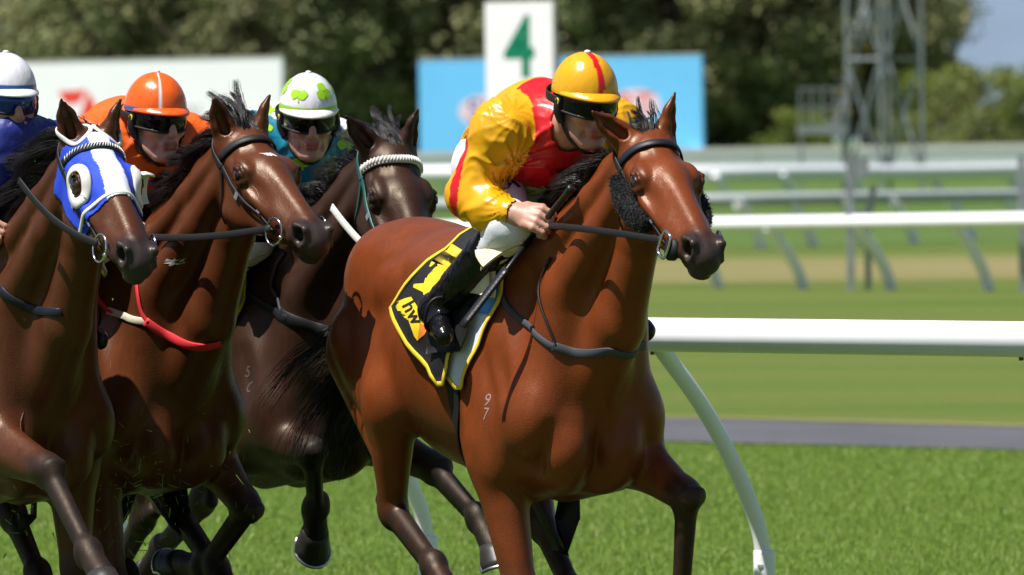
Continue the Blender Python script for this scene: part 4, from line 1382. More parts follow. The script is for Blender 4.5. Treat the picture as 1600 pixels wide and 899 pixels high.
def ball(name, c, r, m, parent, n=20, axes=None, rad=None):
    a = np.linspace(0, math.pi, n // 2 + 1); b = np.linspace(0, 2 * math.pi, n, endpoint=False)
    A, B = np.meshgrid(a, b, indexing='ij')
    U = np.stack([np.sin(A) * np.cos(B), np.sin(A) * np.sin(B), np.cos(A)], -1).reshape(-1, 3)
    rad = np.array(rad if rad is not None else (r, r, r))
    V = np.asarray(c) + (U * rad) @ (np.eye(3) if axes is None else np.asarray(axes))
    i = np.arange(n // 2)[:, None] * n; j = np.arange(n)[None]; jn = (j + 1) % n
    Fq = np.stack([i + j, i + n + j, i + n + jn, i + jn], -1).reshape(-1, 4)
    return mesh_obj(name, V, Fq, m, parent, True)


for J in H:
    pl, Hd, S = J['place'], J['Hd'], J['S']
    root = empty('racehorse', pl.O, pl.rz)
    lb, ct = LABEL_H[J['key']]
    tag(root, lb, ct, GROUP_H)
    J['root'] = root
    P_, Q_ = J['P'], J['Q']
    # coat colours: black points on legs, muzzle and ear tips; a little paler between the hind legs and on the flank
    t = np.clip(S.tags(P_) * 1.0, 0, 1)
    t = np.clip(t + fbm(P_ * 26, 3) * .22 * (t > .08), 0, 1)[:, None]
    base = np.array(J['coat']); dk = np.array(J['dark'])
    tone = (1 + .16 * fbm(P_ * 3.2, 5) + .06 * fbm(P_ * 14, 9))[:, None]
    col = (base * tone) * (1 - t) + dk * t
    q = Hd.inv(P_)
    # soft muzzle grey, pink inside the nostril
    mz = np.clip((q[:, 0] - .50) / .05, 0, 1) * (np.abs(q[:, 1]) < .09) * (np.linalg.norm(P_ - Hd(.5, 0, -.1), axis=1) < .2)
    col = col * (1 - .75 * mz[:, None]) + np.array((.040, .032, .032)) * .75 * mz[:, None]
    for s_ in (1, -1):
        de = np.exp(-((q - np.array((.192, s_ * Hd.eye, -.056))) ** 2 / np.array((.0012, .0016, .0010))).sum(1))[:, None] * .75
        col = col * (1 - de) + dk * 1.2 * de
    body = mesh_obj('body', P_, Q_, M['coat'], root, True, col)
    J['bvh'] = make_bvh(P_, Q_)
    bvh = J['bvh']
    # eyes
    for s in (1, -1):
        ball('eye', Hd(.191, s * (Hd.eye - .0080), -.052), .0215 * Hd.k, M['eye'], root, axes=Hd.M, rad=np.array((.0285, .0185, .0220)) * Hd.k)
    # hooves
    Yv = np.array([0, 1.0, 0])
    for leg, fore in (('fL', 1), ('fR', 1), ('hL', 0), ('hR', 0)):
        kn, ft, co = [np.asarray(v, float) for v in J[leg][-3:]]
        ax = unit(co - ft)
        c = unit(ft - kn)
        toe = np.cross(Yv, ax); toe = toe if toe @ np.cross(Yv, c) * (1 if np.cross(Yv, c)[0] > -.9 else -1) > 0 else -toe
        toe = unit(np.cross(ax, Yv)) * -1
        if toe[0] < 0 and abs(ax[2]) > .5: toe = -toe
        down = unit(ax - toe * .55)
        V, Fs, sh = hoof_mesh(co - ax * .01, toe, down, Yv)
        pale = J['key'] == 'hooded' and leg == 'hR'
        hf = mesh_obj('hoof', V, Fs, M['hoof_pale' if pale else 'hoof'], root, True)
        Vt, Ft = tube_mesh(sh, .006, 8)
        mesh_obj('shoe', Vt, Ft, M['alu'], hf, True)
    # mane: hanging and streaming in locks
    cp = spline(J['crest'], 80)
    cp, cn = near(bvh, cp)
    g = np.random.default_rng(11 + len(J['key']))
    k_ = J['key']
    dens, nlock, ln, dr0, fall = {'lead': (3600, 60, (.11, .20), (-.88, -.10, .16), -6.0), 'orange': (5200, 60, (.13, .24), (-.92, -.05, .06), -6.0),
                                  'shamrock': (2200, 60, (.10, .18), (-.85, .10, .15), -5.0), 'hooded': (5200, 60, (.20, .34), (-1.0, -.15, .10), -4.2)}[k_]
    lt = np.sort(g.random(nlock)) * (55 if k_ == 'lead' else 78)
    grp = g.integers(0, nlock, dens)
    tt = np.clip(lt[grp] + g.normal(size=dens) * .9, 0, 78.9)
    i0 = tt.astype(int).clip(0, 78); f = (tt - i0)[:, None]
    roots = cp[i0] * (1 - f) + cp[i0 + 1] * f + g.normal(size=(dens, 3)) * (.006, .011, .004) - np.array([0, 0, .006])
    ld = np.array(dr0) + g.normal(size=(nlock, 3)) * (.20, .28, .22)
    dirs = ld[grp] + g.normal(size=(dens, 3)) * .10
    ll = ln[0] + (ln[1] - ln[0]) * g.random(nlock)
    lens = ll[grp] * g.uniform(.7, 1.08, dens)
    V, Fq = strands(roots, dirs, lens, (0, 0, fall), (-4.0, -.5, .3), .0013, 9, .038, 3, grp=grp, conv=.72)
    tag(mesh_obj('mane', V, Fq, M['hair'], root, True), kind='stuff')
    # forelock
    nf, nl2 = {'lead': (420, 16), 'orange': (1500, 30), 'shamrock': (800, 22), 'hooded': (40, 6)}[k_]
    grp = g.integers(0, nl2, nf)
    la, lb2 = g.uniform(-.035, .035, nl2), g.normal(0, .016, nl2)
    r2 = np.array([Hd(a, b, -.012) for a, b in zip(la[grp] + g.normal(size=nf) * .006, lb2[grp] + g.normal(size=nf) * .004)])
    L_, N_ = near(bvh, r2)
    ld = Hd.vec(-1.0, .0, .10) + np.array([-.25, -.10, .25]) + g.normal(size=(nl2, 3)) * .28
    if k_ == 'lead': ld[:4] += np.array([0, -.2, 1.1])
    dd = ld[grp] + g.normal(size=(nf, 3)) * .07
    ll = g.uniform(.06, .13, nl2) if k_ == 'lead' else g.uniform(.10, .20, nl2)
    V, Fq = strands(L_ - N_ * .003, dd, ll[grp] * g.uniform(.75, 1.05, nf), (0, 0, -4), (-4, -1, .5), .0012, 10, .07, 5, grp=grp, conv=.7)
    tag(mesh_obj('forelock', V, Fq, M['hair'], root, True), kind='stuff')
    # tail
    nt_, nl3 = 1400, 30
    grp = g.integers(0, nl3, nt_)
    lr = g.normal(size=(nl3, 3)) * (.03, .026, .03) - np.outer(g.random(nl3), (.10, 0, .03))
    r3 = np.array([-1.08, 0, J['croup'] - .23]) + lr[grp] + g.normal(size=(nt_, 3)) * .008
    ld = np.array([-1.0, .05, -.50]) + g.normal(size=(nl3, 3)) * .08
    V, Fq = strands(r3, ld[grp] + g.normal(size=(nt_, 3)) * .05, g.uniform(.45, .72, nl3)[grp] * g.uniform(.8, 1.05, nt_), (0, 0, -2.4), (-.2, -.2, 0), .0021, 11, .05, 8, grp=grp, conv=.3)
    tag(mesh_obj('tail', V, Fq, M['hair_tail'], root, True), kind='stuff')


# ------------------------------------------------------------------ bridles and straps
def bridle_for(J, brow='leather', cheek='leather', w=.019, ring='round', browband_w=.024, throat=True):
    Hd, bvh, root = J['Hd'], J['bvh'], J['root']
    br = empty('bridle'); br.parent = root
    hd = lambda *q: Hd(*q)
    strap('headpiece', bvh, [hd(.075, -.085, -.085), hd(.02, -.085, -.07), hd(-.045, -.055, -.02), hd(-.055, 0, .01), hd(-.045, .055, -.02), hd(.02, .085, -.07), hd(.075, .085, -.085)], w, M[cheek], br, .005, .003)
    bb = strap('browband', bvh, [hd(.052, -.088, -.066), hd(.068, -.072, -.018), hd(.086, -.035, .012), hd(.092, 0, .018), hd(.086, .035, .012), hd(.068, .072, -.018), hd(.052, .088, -.066)], browband_w, M[brow], br, .007, .004)
    for s in (-1, 1):
        strap('cheekpiece', bvh, [hd(.065, s * .09, -.080), hd(.16, s * .092, -.108), hd(.28, s * .082, -.118), hd(.37, s * .066, -.122), hd(.425, s * .056, -.124)], w * .85, M[cheek], br, .005, .003)
        for h_ in (.20, .335):
            c = near(bvh, [hd(h_, s * .09, -.117)])
            mb = MB(); e1 = unit(Hd.h); nn = c[1][0]; e2 = unit(np.cross(nn, e1))
            mb.box(c[0][0] + nn * .007, (.020, .021, .005), np.stack([e1, e2, nn], 1))
            mb.obj('buckle', M['steel' if s else 'steel'], br)
        if throat:
            strap('throat_lash', bvh, [hd(.07, s * .088, -.085), hd(.10, s * .082, -.15), hd(.12, s * .070, -.205), hd(.11, s * .02, -.235)], .011, M[cheek], br, .004, .003)
    J['bit'] = {}
    for s in (-1, 1):
        L_, N_ = near(bvh, [hd(.448, s * .075, -.118)])
        n = unit(Hd.l * s + Hd.n * .12 + Hd.h * .10); c = L_[0] + n * .016
        J['bit'][s] = c
        e1 = unit(Hd.h - n * (Hd.h @ n)); e2 = np.cross(n, e1)
        if ring == 'round':
            torus('bit_ring', c, e1, e2, .040, .040, .0034, M['steel'], br, 36)
            ball('mouthpiece', c + e1 * .038 - n * .002, .0085, M['steel'], br, 12)
        else:
            torus('bit_ring', c + e1 * .004, e1, e2, .025, .036, .0048, M['steel'], br, 40, square=.45)
            mb = MB(); mb.tube([c + e1 * .030 - n * .020, c + e1 * .030 - n * .004], .031, 18); mb.obj('bit_guard', M['rubber'], br, True)
    return br


def rein_for(J, s, hand, m, br, w=.018, sag=.03):
    a = J['bit'][s] - J['Hd'].h * .022; b = np.asarray(hand, float)
    mid = a * .5 + b * .5 + np.array([0, s * .015, -sag])
    path = spline([a, a * .75 + b * .25 + np.array([0, s * .012, -sag * .75]), mid, a * .25 + b * .75 + np.array([0, s * .01, -sag * .7]), b], 40)
    # keep clear of the neck
    L_, N_ = near(J['bvh'], path)
    d = np.sum((path - L_) * N_, 1)
    push = np.clip(.008 - d, 0, .2)[:, None]
    path = smooth_path(path + N_ * push, 3)
    Nn = np.tile(np.array([0, s * 1.0, .15]), (len(path), 1))
    V, Fs = ribbon(path, Nn, w, .004)
    return mesh_obj('rein', V, Fs, M[m], br, True)
# ------------------------------------------------------------------ jockeys
class Axes:
    """a head's own frame: f forwards out of the face, l to its left, u up"""
    def __init__(s, c, yaw, pitch, roll=0.0):
        s.c = np.asarray(c, float)
        f = np.array([math.cos(yaw) * math.cos(pitch), math.sin(yaw) * math.cos(pitch), -math.sin(pitch)])
        l = unit(np.cross(np.array([0, 0, 1.0]), f)); u = np.cross(f, l)
        s.f = f; s.l = math.cos(roll) * l + math.sin(roll) * u; s.u = np.cross(f, s.l)
    def __call__(s, a, b, c): return s.c + a * s.f + b * s.l + c * s.u
    @property
    def M(s): return np.array([s.f, s.l, s.u])
    def inv(s, P): return (np.asarray(P) - s.c) @ s.M.T


def hand_solid(S, W, d, n, t):
    """closed fist at wrist W: d towards the knuckles, n out of the back of the hand, t towards the thumb"""
    d = unit(d); n = unit(n - d * (n @ d)); t = unit(t - d * (t @ d) - n * (t @ n))
    p = lambda a, b, c: W + d * a + n * b + t * c
    S.cone(p(-.03, 0, 0), p(.02, 0, 0), .027, .026, .02, (n, .8), tag=1)
    S.ell(p(.052, .002, 0), (.043, .018, .040), [d, n, t], .015, tag=1)
    for i, (o, ln) in enumerate(((.032, .95), (.011, 1.05), (-.011, 1.0), (-.031, .82))):
        a = p(.082, .006, o); b = p(.082 + .030 * ln, -.012, o); c = p(.082 + .022 * ln, -.038, o * .95); e = p(.082 - .006, -.044, o * .92)
        S.cone(p(.05, .006, o * .8), a, .011, .0115, .006, tag=1)
        S.cone(a, b, .0112, .0098, .003, tag=1); S.cone(b, c, .0098, .0092, .003, tag=1); S.cone(c, e, .0092, .0080, .003, tag=1)
    a = p(.022, -.008, .034); b = p(.060, -.022, .048); c = p(.092, -.034, .030)
    S.cone(p(.005, 0, .015), a, .018, .015, .012, tag=1); S.cone(a, b, .0140, .0115, .004, tag=1); S.cone(b, c, .0112, .0085, .003, tag=1)
    return p(.085, -.030, 0)


def head_solid(S, A, neck):
    M_ = A.M
    E = lambda c, r, k=.02, sub=False, tag=1.0: S.ell(A(*c), r, M_, k, sub, tag)
    C = lambda a, b, ra, rb, k=.01, sub=False, tag=1.0: S.cone(A(*a), A(*b), ra, rb, k, None, sub, tag)
    E((-.005, 0, .020), (.092, .073, .090))
    E((.028, 0, -.060), (.062, .056, .062), .03)
    for s in (1, -1):
        C((-.005, s * .060, -.055), (.062, s * .024, -.108), .016, .015, .025)      # jaw line
        E((.060, s * .042, -.028), (.028, .024, .022), .018)                        # cheekbone
        E((-.008, s * .078, -.015), (.022, .011, .034), .006)
        E((-.004, s * .086, -.015), (.012, .006, .020), .005, True)
        E((.090, s * .012, -.040), (.012, .0095, .010), .005)                       # nostril wing
        C((.086, s * .022, -.052), (.070, s * .034, -.085), .005, .006, .012, True) # fold beside the mouth
    E((.084, 0, .022), (.020, .052, .014), .018)                                    # brow
    C((.088, 0, .018), (.112, 0, -.034), .009, .0125, .010)                         # nose
    E((.108, 0, -.038), (.012, .011, .010), .006)
    E((.084, 0, -.068), (.020, .030, .022), .012)
    C((.099, -.016, -.0655), (.099, .016, -.0655), .0062, .0062, .005, tag=1.6)
    C((.097, -.014, -.0775), (.097, .014, -.0775), .0068, .0068, .005, tag=1.6)
    C((.106, -.020, -.0712), (.106, .020, -.0712), .0028, .0028, .003, True)
    E((.076, 0, -.106), (.024, .026, .018), .014)                                   # chin
    S.cone(A(-.030, 0, -.050), neck, .056, .062, .03, tag=1)


def shamrock_shape(r):
    """three round leaflets and a stem, flat, with its faces"""
    V, Fs = [], []
    for k, a in enumerate((90, 210, 330)):
        c = np.array([math.cos(math.radians(a)), math.sin(math.radians(a))]) * r * .52
        o = len(V); V.append(c)
        n = 16
        for j in range(n):
            th = 2 * math.pi * j / n + math.radians(a)
            q = r * .46 * (1 - .22 * max(0, math.cos(th - math.radians(a))) ** 6)
            V.append(c + q * np.array([math.cos(th), math.sin(th)]))
        Fs += [[o, o + 1 + j, o + 1 + (j + 1) % n] for j in range(n)]
    o = len(V)
    V += [np.array(q) * r for q in ((-.06, 0), (.06, 0), (.20, -.95), (.06, -.98), (-.02, -.5))]
    Fs += [[o, o + 1, o + 4], [o + 1, o + 2, o + 4], [o + 2, o + 3, o + 4]]
    return np.array(V), Fs


def folds(P, seeds, amp):
    """creases of blown silk: ridges drawn out along their own directions"""
    w = 0
    for sd, (ax, f1, f2, a) in enumerate(seeds):
        ax = unit(ax)
        al = (P @ ax)[:, None] * ax
        q = al * f2 + (P - al) * f1
        q = q + .30 * np.stack([vnoise(P * 7, 40 + sd), vnoise(P * 7, 50 + sd), vnoise(P * 7, 60 + sd)], 1)
        n = vnoise(q, 20 + sd); n2 = vnoise(q * 1.03 + 7.3, 90 + sd)
        if f1 < 26: w = w + a * (.62 * (n + n2) + .55 * ((1 - np.sqrt(n2 * n2 + .008)) ** 3 - .3))
        else: w = w + a * .72 * ((1 - np.sqrt(n * n + .002)) ** 4 - .2)           # sharp little creases
    return w * amp


def arm_coord(P, a, b):
    ab = b - a; t = np.clip((P - a) @ ab / (ab @ ab), 0, 1)
    v = P - a - t[:, None] * ab
    return t, v


JK = {}


def make_jockey(J, key, label, headpx, yaw, pitch, silk, cap, skin_tone, roll=0.0, goggle='goggle', over=None):
    pl = J['place']
    dz = J['wz'] - 1.55
    up = np.array([0, 0, dz])
    j = dict(pelvis=(-.16, 0, 1.770), chest=(.09, 0, 1.825), shR=(.165, -.168, 1.848), shL=(.165, .168, 1.848), neck=(.235, 0, 1.885),
             elR=(.10, -.255, 1.645), wrR=(.305, -.195, 1.612), hdR=(.385, -.145, 1.592),
             elL=(.17, .285, 1.66), wrL=(.40, .20, 1.605), hdL=(.46, .145, 1.59),
             hipR=(-.12, -.09, 1.745), knR=(.245, -.185, 1.575), anR=(-.085, -.285, 1.335), toR=(.06, -.315, 1.265),
             hipL=(-.12, .09, 1.745), knL=(.245, .185, 1.575), anL=(-.085, .285, 1.335), toL=(.06, .315, 1.265))
    if over: j.update(over)
    j = {k: np.asarray(v, float) + up for k, v in j.items()}
    hc = pl.on(headpx[0], headpx[1], headpx[2]) - np.array([0, 0, .048])
    A = Axes(hc, yaw, pitch, roll)
    nb = j['neck'] * .6 + (A(-.05, 0, -.12)) * .4
    root = empty('person', pl.O, pl.rz)
    tag(root, label, 'person', 'jockeys riding the racehorses')
    Yv = np.array([0, 1.0, 0])
    # ---- body
    B = Sculpt()
    B.cone(j['pelvis'], j['chest'], .115, .125, .05, (Yv, 1.15)); B.cone(j['chest'], nb, .10, .055, .06)
    grips = {}
    for s, q in ((-1, 'R'), (1, 'L')):
        B.cone(j['chest'], j['sh' + q], .09, .055, .04)
        B.chain([j['sh' + q], j['el' + q], j['wr' + q]], [.050, .038, .026], .03, tag=1)
        d = j['hd' + q] - j['wr' + q]
        out = np.array([.25, s * .8, .55])
        grips[q] = hand_solid(B, j['wr' + q], d, out, np.array([.3, 0, 1.0]))
        B.chain([j['hip' + q], j['kn' + q], j['an' + q]], [.082, .052, .034], .04)
        B.cone(j['an' + q], j['to' + q], .034, .024, .02)
    head_solid(B, A, nb)
    hl = [j['hdR'], j['hdL']]
    fine = lambda p: (np.linalg.norm(p - A(.03, 0, -.03), axis=1) < .16) | (np.linalg.norm(p - hl[0], axis=1) < .10) | (np.linalg.norm(p - hl[1], axis=1) < .08)
    # ---- jacket
    K = Sculpt()
    K.cone(j['pelvis'] + (-.02, 0, .0), j['chest'], .125, .138, .06, (Yv, 1.25))
    K.cone(j['pelvis'] + (.06, 0, .05), j['chest'] + (-.02, 0, .055), .11, .12, .06, (Yv, 1.25))
    K.cone(j['shR'], j['shL'], .085, .085, .07)
    K.cone(j['chest'] + (.05, 0, .0), nb, .128, .070, .06)
    for q in 'RL':
        s = -1 if q == 'R' else 1
        e1 = j['el' + q] * .9 + j['sh' + q] * .1
        K.cone(j['sh' + q], e1, .080, .068, .05)
        K.cone(e1, j['wr' + q] * .5 + j['el' + q] * .5 + (0, 0, -.010), .069, .062, .03)
        K.cone(j['wr' + q] * .5 + j['el' + q] * .5 + (0, 0, -.010), j['wr' + q] - unit(j['hd' + q] - j['wr' + q]) * .018, .060, .033, .02)
        K.cone(j['wr' + q] - unit(j['hd' + q] - j['wr' + q]) * .03, j['wr' + q] - unit(j['hd' + q] - j['wr' + q]) * .006, .033, .031, .008)
    K.ell(A(-.005, 0, -.02), (.085, .085, .12), A.M, .01, True)
    K.cone(A(-.03, 0, -.06), nb * .9 + A(-.02, 0, -.1) * .1, .062, .068, .01, None, True)
    for q in 'RL': K.cone(j['wr' + q], j['hd' + q], .028, .028, .004, None, True)
    # folds of thin silk: creases that fan out from where the cloth is pinched, over soft billows
    fans = []
    for q, s in (('R', -1), ('L', 1)):
        ua = unit(j['el' + q] - j['sh' + q]); fa_ = unit(j['wr' + q] - j['el' + q])
        fans += [(j['el' + q] + fa_ * .050 - ua * .03 - np.array([0, s * .055, 0]), 11, .125, .0052), (j['sh' + q] + np.array([.02, -s * .02, -.10]), 11, .17, .0052),
                 (j['wr' + q] - fa_ * .02, 26, .060, .0040), (j['sh' + q] + np.array([-.12, -s * .02, .0]), 14, .16, .0055)]
    fans += [(j['pelvis'] + np.array([.05, -.14, .02]), 15, .17, .0065), (j['pelvis'] + np.array([.05, .14, .02]), 15, .17, .0065)]
    vn = unit(np.array([.88, -.42, .25])); va = unit(np.cross(vn, np.array([0, 0, 1.0]))); vb = np.cross(vn, va)
    def jfold(P, d):
        P = np.asarray(P)
        w = .0075 * folds(P, [((1, .15, .1), 13, 2.6, .7), ((.6, -.2, .8), 16, 3.0, .6)], 1.0)
        jit = vnoise(P * 11, 71)
        for k, (c, m_, R_, amp) in enumerate(fans):
            v = P - c.astype(P.dtype); r = np.sqrt((v * v).sum(1))
            ii = np.nonzero(r < R_ * 2.2)[0]
            if len(ii) == 0: continue
            vi, ri = v[ii], r[ii]
            th = np.arctan2(vi @ vb, vi @ va + .35 * (vi @ vn))
            ph = th * m_ * .5 + 3.2 * jit[ii] + 6.0 * ri + k * 1.3
            cr = np.maximum(1 - np.sqrt(np.sin(ph) ** 2 + .02), 0)                # narrow ridges between broad flats
            env = np.exp(-(ri / R_) ** 2) * np.clip(ri / .035, 0, 1)
            w[ii] = w[ii] + amp * env * (cr ** 1.6 * 2.0 - .55)
        return d - w
    def jcut(P):
        b = np.zeros(len(P), bool)
        for q in 'RL':
            d_ = unit(j['hd' + q] - j['wr' + q]); b |= ((P - j['wr' + q]) @ d_ > -.004) & (np.linalg.norm(P - j['wr' + q], axis=1) < .06)
        return b
    # ---- breeches and boots
    L = Sculpt()
    L.cone(j['hipR'], j['hipL'], .105, .105, .05)
    for q in 'RL':
        s = -1 if q == 'R' else 1
        sh = j['kn' + q] * .68 + j['an' + q] * .32
        L.cone(j['hip' + q], j['kn' + q], .092, .058, .05)
        L.ell(j['kn' + q] + (.008, 0, .0), (.046, .048, .050), None, .03)
        L.cone(j['kn' + q], sh, .067, .056, .03)
    boots = {}
    for q in 'RL':
        Bt = Sculpt(); s = -1 if q == 'R' else 1
        kn, an, to = j['kn' + q], j['an' + q], j['to' + q]
        ax = unit(an - kn); top = kn * .84 + an * .16
        Bt.cone(top, an, .062, .040, .02); Bt.cone(top * .6 + an * .4 + np.array([-.02, 0, -.02]), an, .054, .036, .02)
        Bt.cone(an, to, .041, .028, .02, (Yv, .9)); Bt.cone(an + (.0, 0, -.0) - unit(to - an) * .03, an * .6 + to * .4 - np.array([0, 0, .012]), .036, .030, .02)
        Bt.ell(an - unit(to - an) * .035 - np.array([0, 0, .022]), (.032, .030, .028), None, .02)
        Bt.cone(top - ax * .04, top + ax * .004, .050, .050, .004, None, True)
        boots[q] = Bt
    def bfold(P, d): return d - .006 * folds(P, [((.3, .9, .4), 26, 9, .8), ((.5, .2, .8), 40, 12, .5)], 1.0)
    def lfold(P, d): return d - .004 * folds(P, [((.7, .2, .5), 18, 6, .8), ((.2, .8, .5), 30, 10, .4)], 1.0)
    hb, hk = {'lead': (.0075, .0052), 'hooded': (.0095, .011)}.get(key, (.0080, .0075))
    jobs = [lambda: B.skin(hb, fine=fine), lambda: K.skin(hk, extra=jfold, cut=jcut), lambda: L.skin(.009, extra=lfold),
            lambda: boots['R'].skin(.007 if key == 'lead' else .009, extra=bfold), lambda: boots['L'].skin(.009, extra=bfold)]
    def finish(res):
        (bp, bq), (kp, kq), (lp, lq), (rp, rq), (xp, xq) = res
        # skin: warm tone, redder nose, cheeks, lips and knuckles
        t = B.tags(bp, .004)
        c = np.tile(np.array(skin_tone), (len(bp), 1)) * (1 + .10 * fbm(bp * 40, 3))[:, None]
        rd = np.clip((t - 1.05) / .4, 0, 1)[:, None]
        c = c * (1 - rd) + np.array((.36, .10, .085)) * rd
        li = A.inv(bp)
        ns = np.exp(-((li - np.array((.108, 0, -.036))) ** 2).sum(1) / .0006)[:, None]
        c = c * (1 - .35 * ns) + np.array((.42, .15, .11)) * .35 * ns
        if silk.get('stubble'):
            st = (np.exp(-((li - np.array((.07, 0, -.09))) ** 2).sum(1) / .0022) * .45)[:, None]
            c = c * (1 - st) + c * np.array((.45, .42, .42)) * st
        mesh_obj('body', bp, bq, M['skin'], root, True, c)
        mesh_obj('jacket', kp, kq, M[silk.get('mat', 'satin')], root, True, silk['fn'](kp, j, A))
        mesh_obj('breeches', lp, lq, M['breeches'], root, True)
        mesh_obj('boot', rp, rq, M['boot'], root, True)
        mesh_obj('boot', xp, xq, M['boot'], root, True)
        J['jk'] = dict(root=root, j=j, A=A, grips=grips, jb=make_bvh(kp, kq), lb=make_bvh(lp, lq))
        # ---- helmet shell, silk cap with its peak, goggles, harness
        hl = empty('helmet'); hl.parent = root
        hl.location = (0, 0, 0)
        nA, nB = 40, 72
        th = np.linspace(0, 1, nA); ph = np.linspace(0, 2 * math.pi, nB, endpoint=False)
        def dome(rf, rl, ru, c0, low, pleat=0.0, seed=0):
            V = []; info = []
            for a in th:
                for b in ph:
                    al = a * math.radians(low)
                    cx, cy, cz = math.sin(al) * math.cos(b), math.sin(al) * math.sin(b), math.cos(al)
                    k = 1.0
                    if pleat: k += pleat * (a ** 2) * (.5 * math.sin(b * 46 + 2 * math.sin(b * 5)) + .5 * math.sin(b * 19 + 1)) * (1 if cx < .3 else .45)
                    V.append(A(c0[0] + rf * cx * k, c0[1] + rl * cy * k, c0[2] + ru * cz * (1 if cz > 0 else .8)))
                    info.append((cx, cy, cz, a, b))
            i = np.arange(nA - 1)[:, None] * nB; jj = np.arange(nB)[None]; jn = (jj + 1) % nB
            Fq = np.stack([i + jj, i + nB + jj, i + nB + jn, i + jn], -1).reshape(-1, 4)
            return np.array(V), Fq, np.array(info)
        V, Fq, info = dome(.103, .086, .106, (-.004, 0, .026), 112)
        mesh_obj('shell', V, Fq, M['helmet_black'], hl, True)
        V, Fq, info = dome(.109, .0905, .112, (-.005, 0, .030), 93, .016)
        capo = mesh_obj('cap_cover', V, Fq, M['cap_silk'], hl, True, cap['fn'](info))
        J['jk']['cap'] = make_bvh(V, Fq)
        # peak
        m = 25; V = []
        for k in range(6):
            r = k / 5
            for q in range(m):
                b = (q / (m - 1) - .5) * math.radians(150)
                e = math.cos(b * 1.15) ** .8 if abs(b * 1.15) < 1.57 else 0
                ext = 1 + r * .34 * max(e, 0)
                V.append(A(-.005 + .105 * math.cos(b) * ext, .088 * math.sin(b) * (1 + r * .10), .036 - .006 * r - .012 * r * r * max(e, 0) + .008 * math.cos(b)))
        V = np.array(V); V2 = V - A.u * .005
        i = np.arange(5)[:, None] * m; q_ = np.arange(m - 1)[None]
        F1 = np.stack([i + q_, i + q_ + 1, i + m + q_ + 1, i + m + q_], -1).reshape(-1, 4)
        Fq = np.vstack([F1, F1[:, ::-1] + len(V), np.array([[5 * m + k, 5 * m + k + 1, 5 * m + k + 1 + len(V), 5 * m + k + len(V)] for k in range(m - 1)])])
        pc = np.tile(np.array(cap['peak']), (2 * len(V), 1))
        mesh_obj('peak', np.vstack([V, V2]), Fq, M['cap_silk'], hl, True, pc)
        # button on top
        ball('button', A(-.005, 0, .143), .008, M['white_web'], hl, 12, A.M, (.010, .010, .006))
        # goggles: one bowed lens with a frame, strap round the shell
        nb_, nr = 33, 7; V = []
        for k in range(nr):
            v = k / (nr - 1) * 2 - 1
            for q in range(nb_):
                b = (q / (nb_ - 1) - .5) * math.radians(176)
                hh = .030 * (1 - .30 * abs(math.sin(b)) ** 3) * (1 - .30 * math.exp(-(b / .16) ** 2) * (v < 0))
                V.append(A(.002 + .103 * math.cos(b) + .006 * (1 - v * v), .086 * math.sin(b) * 1.0, -.002 + v * hh + .004 * abs(math.sin(b))))
        V = np.array(V)
        i = np.arange(nr - 1)[:, None] * nb_; q_ = np.arange(nb_ - 1)[None]
        Fq = np.stack([i + q_, i + q_ + 1, i + nb_ + q_ + 1, i + nb_ + q_], -1).reshape(-1, 4)
        inner = V - A.f * .010
        Fq2 = np.vstack([Fq, Fq[:, ::-1] + len(V)])
        gg = empty('goggles'); gg.parent = root
        mesh_obj('lens', np.vstack([V, inner]), Fq2, M[goggle], gg, True)
        for kk in (0, nr - 1):
            mb = MB(); mb.tube(V[kk * nb_:(kk + 1) * nb_], .0042, 6); mb.obj('rim', M['rubber'], gg, True)
        for s in (1, -1):
            mb = MB(); pts = spline([A(.010, s * .091, .006), A(-.05, s * .094, .014), A(-.10, s * .060, .022), A(-.121, 0, .024)], 14)
            Vv, Fs = ribbon(pts, np.array([A.l * s] * 5 + [-A.f * .6 + A.l * s * .6] * 5 + [-A.f] * 4), .024, .004)
            mesh_obj('strap', Vv, Fs, M['rubber'], gg, True)
            torus('badge', A(.014, s * .0945, .006), A.f, A.u, .0085, .0085, .0025, M['trim_yellow'], gg, 16, 6)
        # harness: straps past the ear to a chin cup
        for s in (1, -1):
            pts = spline([A(.020, s * .080, .006), A(.020, s * .079, -.045), A(.038, s * .056, -.098), A(.058, s * .018, -.132), A(.060, 0, -.134)], 18)
            Vv, Fs = ribbon(pts, np.array([A.l * s - A.u * .2] * 18), .016, .004)
            mesh_obj('chin_strap', Vv, Fs, M['rubber'], hl, True)
            mesh_obj('ear_guard', *[q for q in (lambda t_: (t_[0], t_[1].tolist()))(tube_mesh(spline([A(.012, s * .082, .02), A(.010, s * .086, -.02), A(.022, s * .078, -.055)], 8), [.014, .017, .010], 8))], M['rubber'], hl, True)
        return root
    return jobs, finish
# ------------------------------------------------------------------ silks
YEL, RED = np.array((.74, .36, .006)), np.array((.60, .010, .014))
ORA, WHT = np.array((.80, .115, .008)), np.array((.76, .76, .80))
TEAL, LIME = np.array((.008, .165, .255)), (.33, .62, .012)
BLUE = np.array((.012, .022, .19))


